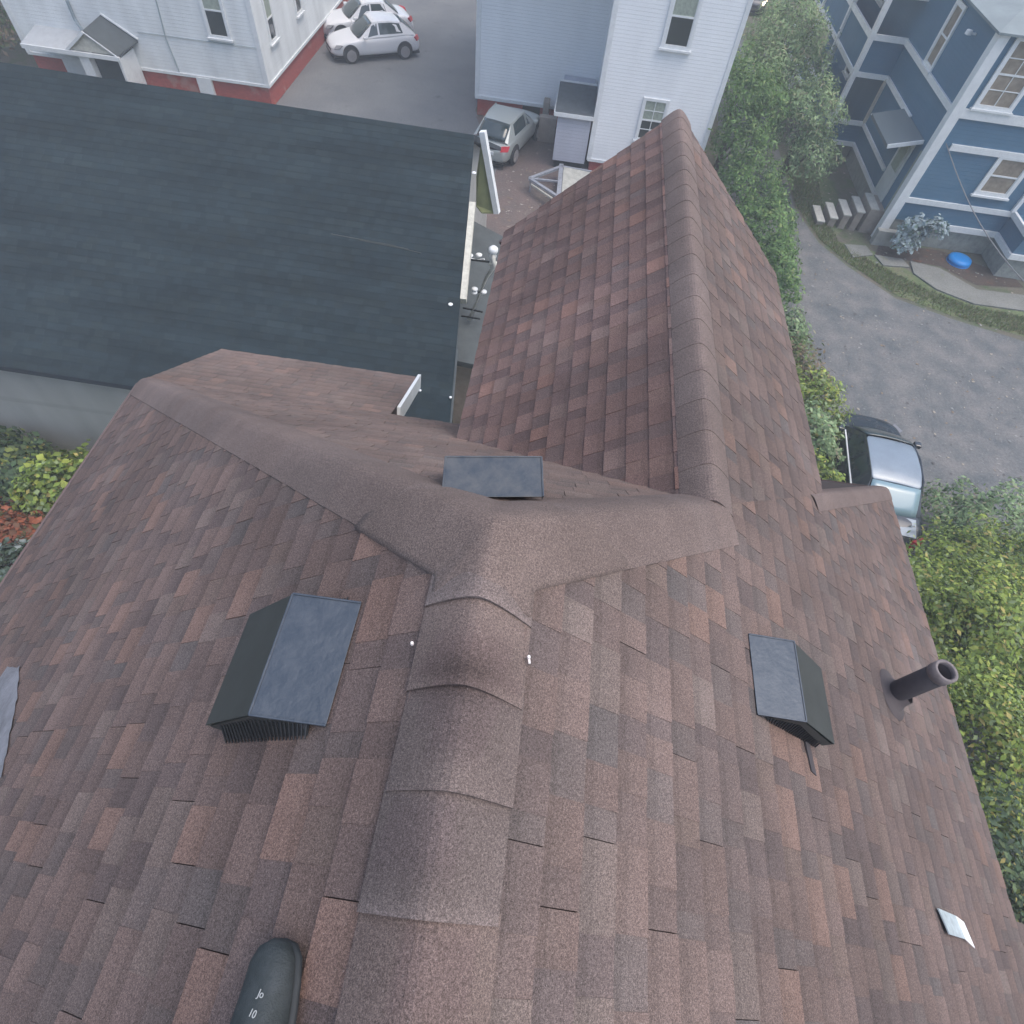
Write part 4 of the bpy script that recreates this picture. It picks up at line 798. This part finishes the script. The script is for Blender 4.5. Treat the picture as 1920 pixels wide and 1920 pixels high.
# ================================================================== FOLIAGE
def leafmat(name='leaf'):
    return mat(name, attr=True, rough=.6, noise=.15, nscale=3, trans=.25, spec=.3)
M_LEAF = leafmat(); M_BARK = mat('bark', (.09, .07, .055), .95, noise=.3, nscale=8, bump=.5, bscale=15)
def foliage(name, parent, blobs, n, size, pal, seed=0, shell=.55, droop=0.0, narrow=.5):
    rg = np.random.default_rng(seed); base = np.array(BASE[parent.name]) if parent is not None else np.zeros(3)
    vol = np.array([b_[1][0]*b_[1][1]+b_[1][0]*b_[1][2] for b_ in blobs]); cnt = (vol/vol.sum()*n).astype(int)
    C = []; Nn = []
    for (c, r), k in zip(blobs, cnt):
        d = rg.normal(size=(k, 3)); d /= np.linalg.norm(d, axis=1)[:, None]; d[:, 2] = np.where(d[:, 2] < -.3, -d[:, 2], d[:, 2])
        rad = (shell+(1.06-shell)*rg.random(k)**.6); lump = 1+.22*np.sin(d[:, 0]*5+seed)*np.cos(d[:, 1]*6+seed*2)+.12*np.sin(d[:, 2]*9+d[:, 0]*7)
        C.append(np.array(c)+d*np.array(r)*(rad*lump)[:, None]); Nn.append(d)
    C = np.concatenate(C); D = np.concatenate(Nn); keep = C[:, 2] > .02; C = C[keep]; D = D[keep]; k = len(C)
    # clump: drop leaves in noisy pockets so gaps show
    ph = np.sin(C[:, 0]*3.1+seed)+np.sin(C[:, 1]*3.7+seed*1.7)+np.sin(C[:, 2]*4.3); keep = (ph > -1.15) | (rg.random(k) < .22); C = C[keep]; D = D[keep]; ph = ph[keep]; k = len(C)
    nrm = D+rg.normal(size=(k, 3))*.55+np.array([0, 0, .45]); nrm /= np.linalg.norm(nrm, axis=1)[:, None]
    t = np.cross(nrm, rg.normal(size=(k, 3))); 
    if droop: t = t+np.array([0, 0, -droop])
    t -= nrm*(t*nrm).sum(1)[:, None]; t /= np.linalg.norm(t, axis=1)[:, None]; s = np.cross(nrm, t)
    L_ = size*(.4+1.1*rg.random(k)**1.5)[:, None]*1.1; Wd = L_*narrow
    V = np.stack([C-t*L_*.5, C+s*Wd*.5+nrm*L_*.06, C+t*L_*.5, C-s*Wd*.5+nrm*L_*.06], 1).reshape(-1, 3)-base
    me = bpy.data.meshes.new(name); me.vertices.add(k*4); me.vertices.foreach_set('co', V.ravel().astype(np.float32)); me.loops.add(k*4); me.loops.foreach_set('vertex_index', np.arange(k*4, dtype=np.int32))
    me.polygons.add(k); me.polygons.foreach_set('loop_start', np.arange(0, k*4, 4, dtype=np.int32)); me.polygons.foreach_set('loop_total', np.full(k, 4, dtype=np.int32)); me.update(calc_edges=True)
    P_ = np.array([c for c, w_ in pal]); W_ = np.array([w_ for c, w_ in pal]); idx = rg.choice(len(P_), size=k, p=W_/W_.sum())
    col = P_[idx]*(.8+.4*rg.random(k))[:, None]*(1+.12*np.clip(ph, -1, 1))[:, None]
    at = me.color_attributes.new('Col', 'FLOAT_COLOR', 'CORNER'); at.data.foreach_set('color', np.repeat(np.concatenate([col, np.ones((k, 1))], 1), 4, axis=0).ravel().astype(np.float32))
    return link_mesh(name, me, M_LEAF, parent)
GRN = [((0.107, 0.198, 0.058), 4), ((0.148, 0.247, 0.083), 3), ((0.074, 0.140, 0.049), 3), ((0.214, 0.281, 0.099), 1)]
MID = [((.22, .32, .16), 4), ((.28, .37, .19), 2), ((.14, .21, .10), 3), ((.29, .28, .18), 1)]
YEL = [((.24, .33, .07), 4), ((.32, .38, .08), 2.4), ((.13, .19, .05), 4), ((.42, .36, .12), .8), ((.26, .33, .16), 1.6)]
DRK = [((0.074, 0.124, 0.066), 4), ((0.116, 0.165, 0.074), 3), ((0.231, 0.281, 0.083), .8), ((0.049, 0.074, 0.049), 2), ((0.330, 0.281, 0.099), .4)]
BRN = [((0.198, 0.148, 0.099), 3), ((0.148, 0.165, 0.074), 3), ((0.264, 0.198, 0.116), 2), ((0.132, 0.198, 0.066), 2)]
PAL_ = [((.36, .44, .47), 4), ((.28, .36, .38), 3), ((.18, .26, .2), 1.5)]
def plant(name, label, cat, x, y, blobs, n, size, pal, seed, group=None, **kw):
    r = empty(name, (x, y, 0), label=label, cat=cat, group=group)
    foliage('crown' if name == 'tree' else 'foliage', r, [((x+a, y+b_, c), rr) for (a, b_, c), rr in blobs], n, size, pal, seed, **kw)
    b = MB(); rg = random.Random(seed); top = max(c for (a, b_, c), rr in blobs); th = .09 if name == 'tree' else .03
    b.tube([(x, y, -.05), (x+.05, y, top*.4), (x-.04, y+.06, top*.8)], [th*1.6, th, th*.4], 9)
    for (a, b_, c), rr in blobs:
        b.tube([(x, y, c*.35), (x+a*.5, y+b_*.5, c*.7), (x+a, y+b_, c+rr[2]*.3)], [th*.8, th*.5, th*.15], 6)
    b.build('trunk' if name == 'tree' else 'stem', M_BARK, r); return r
GT = 'trees and shrubs between the white and blue houses'
plant('tree', 'tallest pale green leafy tree between the white and blue houses', 'tree', 8.2, 30.5, [((0, 0, 3.3), (1.7, 1.8, 1.7)), ((-.9, -1.2, 2.4), (1.2, 1.4, 1.4)), ((1.1, .6, 2.2), (1.3, 1.6, 1.5)), ((.2, 1.8, 2.5), (1.4, 1.6, 1.4))], 15000, .14, MID, 3, GT, droop=.6, narrow=.35)
plant('tree', 'drooping dark green tree against the right edge of the white house', 'tree', 6.15, 26.0, [((-.2, 0, 2.8), (1.2, 1.4, 1.5)), ((.9, .2, 2.2), (1.3, 1.5, 1.5)), ((.3, -1.3, 1.7), (1.1, 1.2, 1.3))], 13000, .13, GRN, 4, GT, droop=.8, narrow=.35)
plant('tree', 'mid green tree overhanging the grass beside the blue porches', 'tree', 8.8, 26.0, [((0, 0, 2.4), (1.2, 1.4, 1.5)), ((.5, -1.0, 1.6), (.9, 1.1, 1.2))], 9000, .13, MID, 5, GT, droop=.6, narrow=.35)
HG = 'hedge shrubs along the gravel driveway'
for i, (lab, x, y, h_, rr, pal, n) in enumerate((
    ('green shrub in the hedge directly below the drooping tree', 7.0, 23.3, 1.5, (1.3, 1.5, 1.1), GRN, 6500),
    ('bright green shrub in the hedge beside the wing roof edge', 7.2, 20.6, 1.35, (1.1, 1.5, 1.0), GRN, 6500),
    ('green shrub in the hedge where the driveway narrows', 7.25, 18.3, 1.1, (.9, 1.2, .9), GRN, 4500),
    ('small round green shrub alone at the gravel edge', 7.55, 15.7, .8, (.6, .65, .7), MID, 2600),
    ('brownish fading shrub between green hedge shrubs', 7.5, 13.9, .9, (.85, .9, .8), BRN, 4200),
    ('olive green shrub just below the brownish shrub', 7.6, 12.4, 1.0, (.95, 1.0, .9), YEL, 5500),
    ('ragged green shrub touching the dark car', 7.1, 10.9, 1.2, (.85, 1.0, 1.0), MID, 5000),
    ('low yellow green shrub between roof corner and car', 7.0, 9.5, 1.0, (.9, .8, .8), YEL, 4500))):
    plant('shrub', lab, 'shrub', x, y, [((0, 0, h_*.75), rr), ((rr[0]*.4, -rr[1]*.5, h_*.5), (rr[0]*.7, rr[1]*.7, rr[2]*.7)), ((-rr[0]*.3, rr[1]*.6, h_*.5), (rr[0]*.7, rr[1]*.6, rr[2]*.7))], n, .11, pal, 20+i, HG)
BG = 'big bushes below the right eave'
for i, (lab, x, y, h_, rr, pal, n) in enumerate((
    ('grey green feathery bush reaching out over the gravel', 11.3, 8.9, 1.1, (1.3, 1.2, 1.0), MID, 7000),
    ('dark leaved bush at the tail of the dark car', 9.0, 6.9, .7, (1.1, .8, .8), DRK, 4000),
    ('green and yellow bush at the right picture edge above the bright one', 11.0, 7.2, 1.5, (1.6, 1.3, 1.3), YEL, 9000),
    ('large bright yellow green bush beside the right eave', 9.0, 5.6, 2.0, (1.7, 1.6, 1.5), YEL, 14000),
    ('yellow green bush behind the dark vent pipe', 8.4, 3.4, 2.0, (1.7, 1.6, 1.5), YEL, 13000),
    ('broad green bush at the right edge level with the pipe', 11.3, 4.6, 1.6, (1.7, 1.8, 1.4), YEL, 9000),
    ('dark green bush with yellow tips below the pipe', 8.0, 1.6, 1.7, (1.6, 1.5, 1.4), DRK, 11000),
    ('darkest green bush near the lower right roof corner', 8.0, -.6, 1.5, (1.7, 1.5, 1.3), DRK, 10000),
    ('dark green bush farthest down at the right edge', 10.4, .9, 1.4, (1.7, 1.7, 1.3), DRK, 8000))):
    plant('bush', lab, 'bush', x, y, [((0, 0, h_*.8), rr), ((rr[0]*.55, -rr[1]*.5, h_*.6), (rr[0]*.7, rr[1]*.7, rr[2]*.75)), ((-rr[0]*.5, rr[1]*.5, h_*.6), (rr[0]*.65, rr[1]*.65, rr[2]*.75)), ((-rr[0]*.4, -rr[1]*.6, h_*.5), (rr[0]*.6, rr[1]*.6, rr[2]*.7))], int(n*1.5), .095, pal, 40+i, BG, narrow=.5)
LG = 'garden plants below the left eave'
for i, (lab, x, y, h_, rr, pal, n) in enumerate((
    ('broad leaved yellow green plant below the left eave', -9.6, 6.7, .8, (1.3, .9, .7), YEL, 2600),
    ('dark leafy plant at the left edge against the grey wall', -12.2, 6.9, .8, (1.2, .9, .7), DRK, 2600),
    ('rust coloured plant at the left edge in the mulch', -10.9, 5.3, .5, (1.1, .7, .45), [((.3, .1, .05), 3), ((.16, .08, .045), 2), ((.1, .1, .04), 1)], 1500),
    ('pale grey green plant lowest at the left edge', -9.6, 4.6, .5, (1.0, .8, .5), [((.12, .16, .13), 3), ((.07, .1, .06), 3), ((.3, .34, .33), .5)], 1700))):
    plant('garden_plant', lab, 'plant', x, y, [((0, 0, h_*.7), rr), ((rr[0]*.6, .2, h_*.6), (rr[0]*.6, rr[1]*.7, rr[2]*.8)), ((-rr[0]*.5, -.3, h_*.5), (rr[0]*.6, rr[1]*.6, rr[2]*.8))], int(n*2.2), .13, pal, 60+i, LG, narrow=.8)
plant('flowering_shrub', 'pale bluish flowering shrub in front of the blue house corner', 'shrub', 12.9, 22.1, [((0, 0, .9), (.55, .45, .5)), ((.6, -.1, 1.1), (.5, .4, .4)), ((-.1, -.2, .5), (.5, .4, .4))], 2600, .1, PAL_, 71, narrow=.9)
plant('weed_clump', 'brown green brush at the far left of the old white house', 'brush', -24.6, 27.5, [((0, 0, .9), (2.2, 1.6, 1.0)), ((-3, 2, 1.2), (2.5, 2.2, 1.3)), ((1.2, 2, .8), (1.0, 1.6, .9))], 6000, .18, BRN, 72)
plant('far_tree', 'dim olive tree beyond the parking lot at the top', 'tree', -6.5, 52, [((0, 0, 2.6), (3.0, 2.5, 2.2)), ((3, 1, 2), (2.2, 2, 1.8))], 7000, .25, MID, 73)
plant('far_bush', 'olive bush at the edge of the far driveway', 'bush', 12.6, 46, [((0, 0, 1.0), (1.4, 3.2, 1.1))], 4000, .2, MID, 74)
def litter(name, lab, cat, n, box, zs, size, pal, seed, m):
    rg = random.Random(seed); b = MB()
    for _ in range(n):
        x = rg.uniform(box[0], box[1]); y = rg.uniform(box[2], box[3]); a = rg.uniform(0, 6.28); s_ = size*rg.uniform(.4, 1.3); c = rg.choice(pal); e_ = rg.uniform(.35, .8)
        pts = [(x+s_*math.cos(a+t)*(1 if k % 2 else e_), y+s_*math.sin(a+t)*(1 if k % 2 else e_), zs+.004+s_*rg.uniform(.05, .3)) for k, t in enumerate((0, 1.3, 2.6, 3.9, 5.2))]
        b.add(pts, [(0, 1, 2, 3, 4)], 0, c)
    tag(b.build(name, m), lab, cat, kind='stuff')
M_LIT = mat('litter', attr=True, rough=.9)
litter('leaf_litter', 'pale dry leaves and bits scattered over the reddish yard', 'litter', 420, (-2.2, 5, 15, 24.4), .01, .07, [(.3, .26, .22), (.2, .15, .12), (.36, .33, .3), (.16, .13, .07)], 2, M_LIT)
litter('gravel_stones', 'loose pale stones and leaves scattered over the gravel', 'gravel', 2600, (7.5, 24, 2, 30), .006, .05, [(.25, .25, .24), (.18, .19, .19), (.09, .09, .09), (.3, .27, .22), (.2, .15, .1)], 4, M_LIT)
litter('mulch_bits', 'leaf litter and mulch in the garden bed under the left eave', 'mulch', 1500, (-14, -6, 1, 8), .008, .09, [(.12, .05, .03), (.06, .045, .03), (.16, .14, .05), (.2, .2, .18), (.05, .06, .03)], 5, M_LIT)
# short grass on the lawn strip
rg = np.random.default_rng(5)
def grass(n, poly, seed):
    rg = np.random.default_rng(seed); xs = [p[0] for p in poly]; ys = [p[1] for p in poly]; pts = []
    while len(pts) < n:
        x = rg.uniform(min(xs), max(xs)); y = rg.uniform(min(ys), max(ys)); ins = False
        for i in range(len(poly)):
            (x1, y1), (x2, y2) = poly[i], poly[i-1]
            if (y1 > y) != (y2 > y) and x < (x2-x1)*(y-y1)/(y2-y1)+x1: ins = not ins
        if ins and (math.sin(x*1.3)+math.sin(y*1.9+x) > -.9 or rg.random() < .3): pts.append((x, y))
    C = np.array([(x, y, .01) for x, y in pts]); k = len(C); a = rg.random(k)*6.28; d = np.stack([np.cos(a), np.sin(a), np.zeros(k)], 1)*.02; tip = np.stack([rg.normal(size=k)*.03, rg.normal(size=k)*.03, .05+.07*rg.random(k)], 1)
    V = np.stack([C-d, C+d, C+tip], 1).reshape(-1, 3); me = bpy.data.meshes.new('grass'); me.from_pydata(V.tolist(), [], [(3*i, 3*i+1, 3*i+2) for i in range(k)])
    P_ = np.array([(.17, .22, .09), (.2, .25, .1), (.24, .22, .13)]); col = P_[rg.integers(0, 3, k)]*(.8+.4*rg.random(k))[:, None]
    at = me.color_attributes.new('Col', 'FLOAT_COLOR', 'CORNER'); at.data.foreach_set('color', np.repeat(np.concatenate([col, np.ones((k, 1))], 1), 3, axis=0).ravel().astype(np.float32))
    o = link_mesh('grass', me, M_LEAF); tag(o, 'short uneven grass on the curved lawn strip', 'grass', kind='stuff')
grass(9000, [p[:2] for p in gp([(1475, 290), (1492, 385), (1537, 450), (1592, 495), (1682, 555), (1792, 595), (1920, 630), (1920, 595), (1820, 575), (1740, 545), (1640, 495), (1570, 455), (1545, 400), (1530, 330)])], 5)
b = MB(); b.box((-380, -60, -1), (380, 380, 13.8)); hz = b.build('haze', None); tag(hz, kind='stuff', label='thin evening haze over the yards', cat='haze')
hm = bpy.data.materials.new('haze_air'); hm.use_nodes = True; hn = hm.node_tree; hn.nodes.remove(hn.nodes['Principled BSDF']); pv = hn.nodes.new('ShaderNodeVolumePrincipled'); pv.inputs['Color'].default_value = (.86, .93, 1, 1); pv.inputs['Density'].default_value = .0042
hn.links.new(pv.outputs[0], hn.nodes['Material Output'].inputs['Volume']); hz.data.materials.append(hm)
# ================================================================== LIGHT, WORLD, CAMERA
el, az = math.radians(68), math.radians(100)   # sun direction azimuth from +Y towards +X
sv = Vector((math.sin(az)*math.cos(el), math.cos(az)*math.cos(el), math.sin(el)))
sun = bpy.data.lights.new('sun', 'SUN'); sun.energy = .7; sun.angle = math.radians(60); sun.color = (1, .93, .88)
so = bpy.data.objects.new('sun', sun); COL.objects.link(so); so.rotation_euler = sv.to_track_quat('Z', 'Y').to_euler()
wd = bpy.data.worlds.new('World'); sc.world = wd; wd.use_nodes = True; nt = wd.node_tree; bg = nt.nodes['Background']
sk = nt.nodes.new('ShaderNodeTexSky'); sk.sky_type = 'NISHITA'; sk.sun_disc = False; sk.sun_elevation = el; sk.sun_rotation = az; sk.air_density = 1.2; sk.dust_density = 3.5; sk.ozone_density = 1.2
nt.links.new(sk.outputs[0], bg.inputs['Color']); bg.inputs['Strength'].default_value = .1
cam = bpy.data.cameras.new('camera'); cam.sensor_width = 36; cam.lens = FPX/1920*36; cam.clip_start = .05; cam.clip_end = 2000
co = bpy.data.objects.new('camera', cam); COL.objects.link(co)
M = Matrix([list(CAMR[0]), list(CAMR[1]), list(CAMR[2])]).to_4x4(); M.translation = (0, 0, CZ); co.matrix_world = M
sc.camera = co
sc.view_settings.view_transform = 'Standard'; sc.view_settings.look = 'None'; sc.view_settings.exposure = 1.37; sc.view_settings.gamma = 1
sc.render.resolution_x = 1024; sc.render.resolution_y = 1024
try: sc.cycles.max_bounces = 5
except Exception: pass
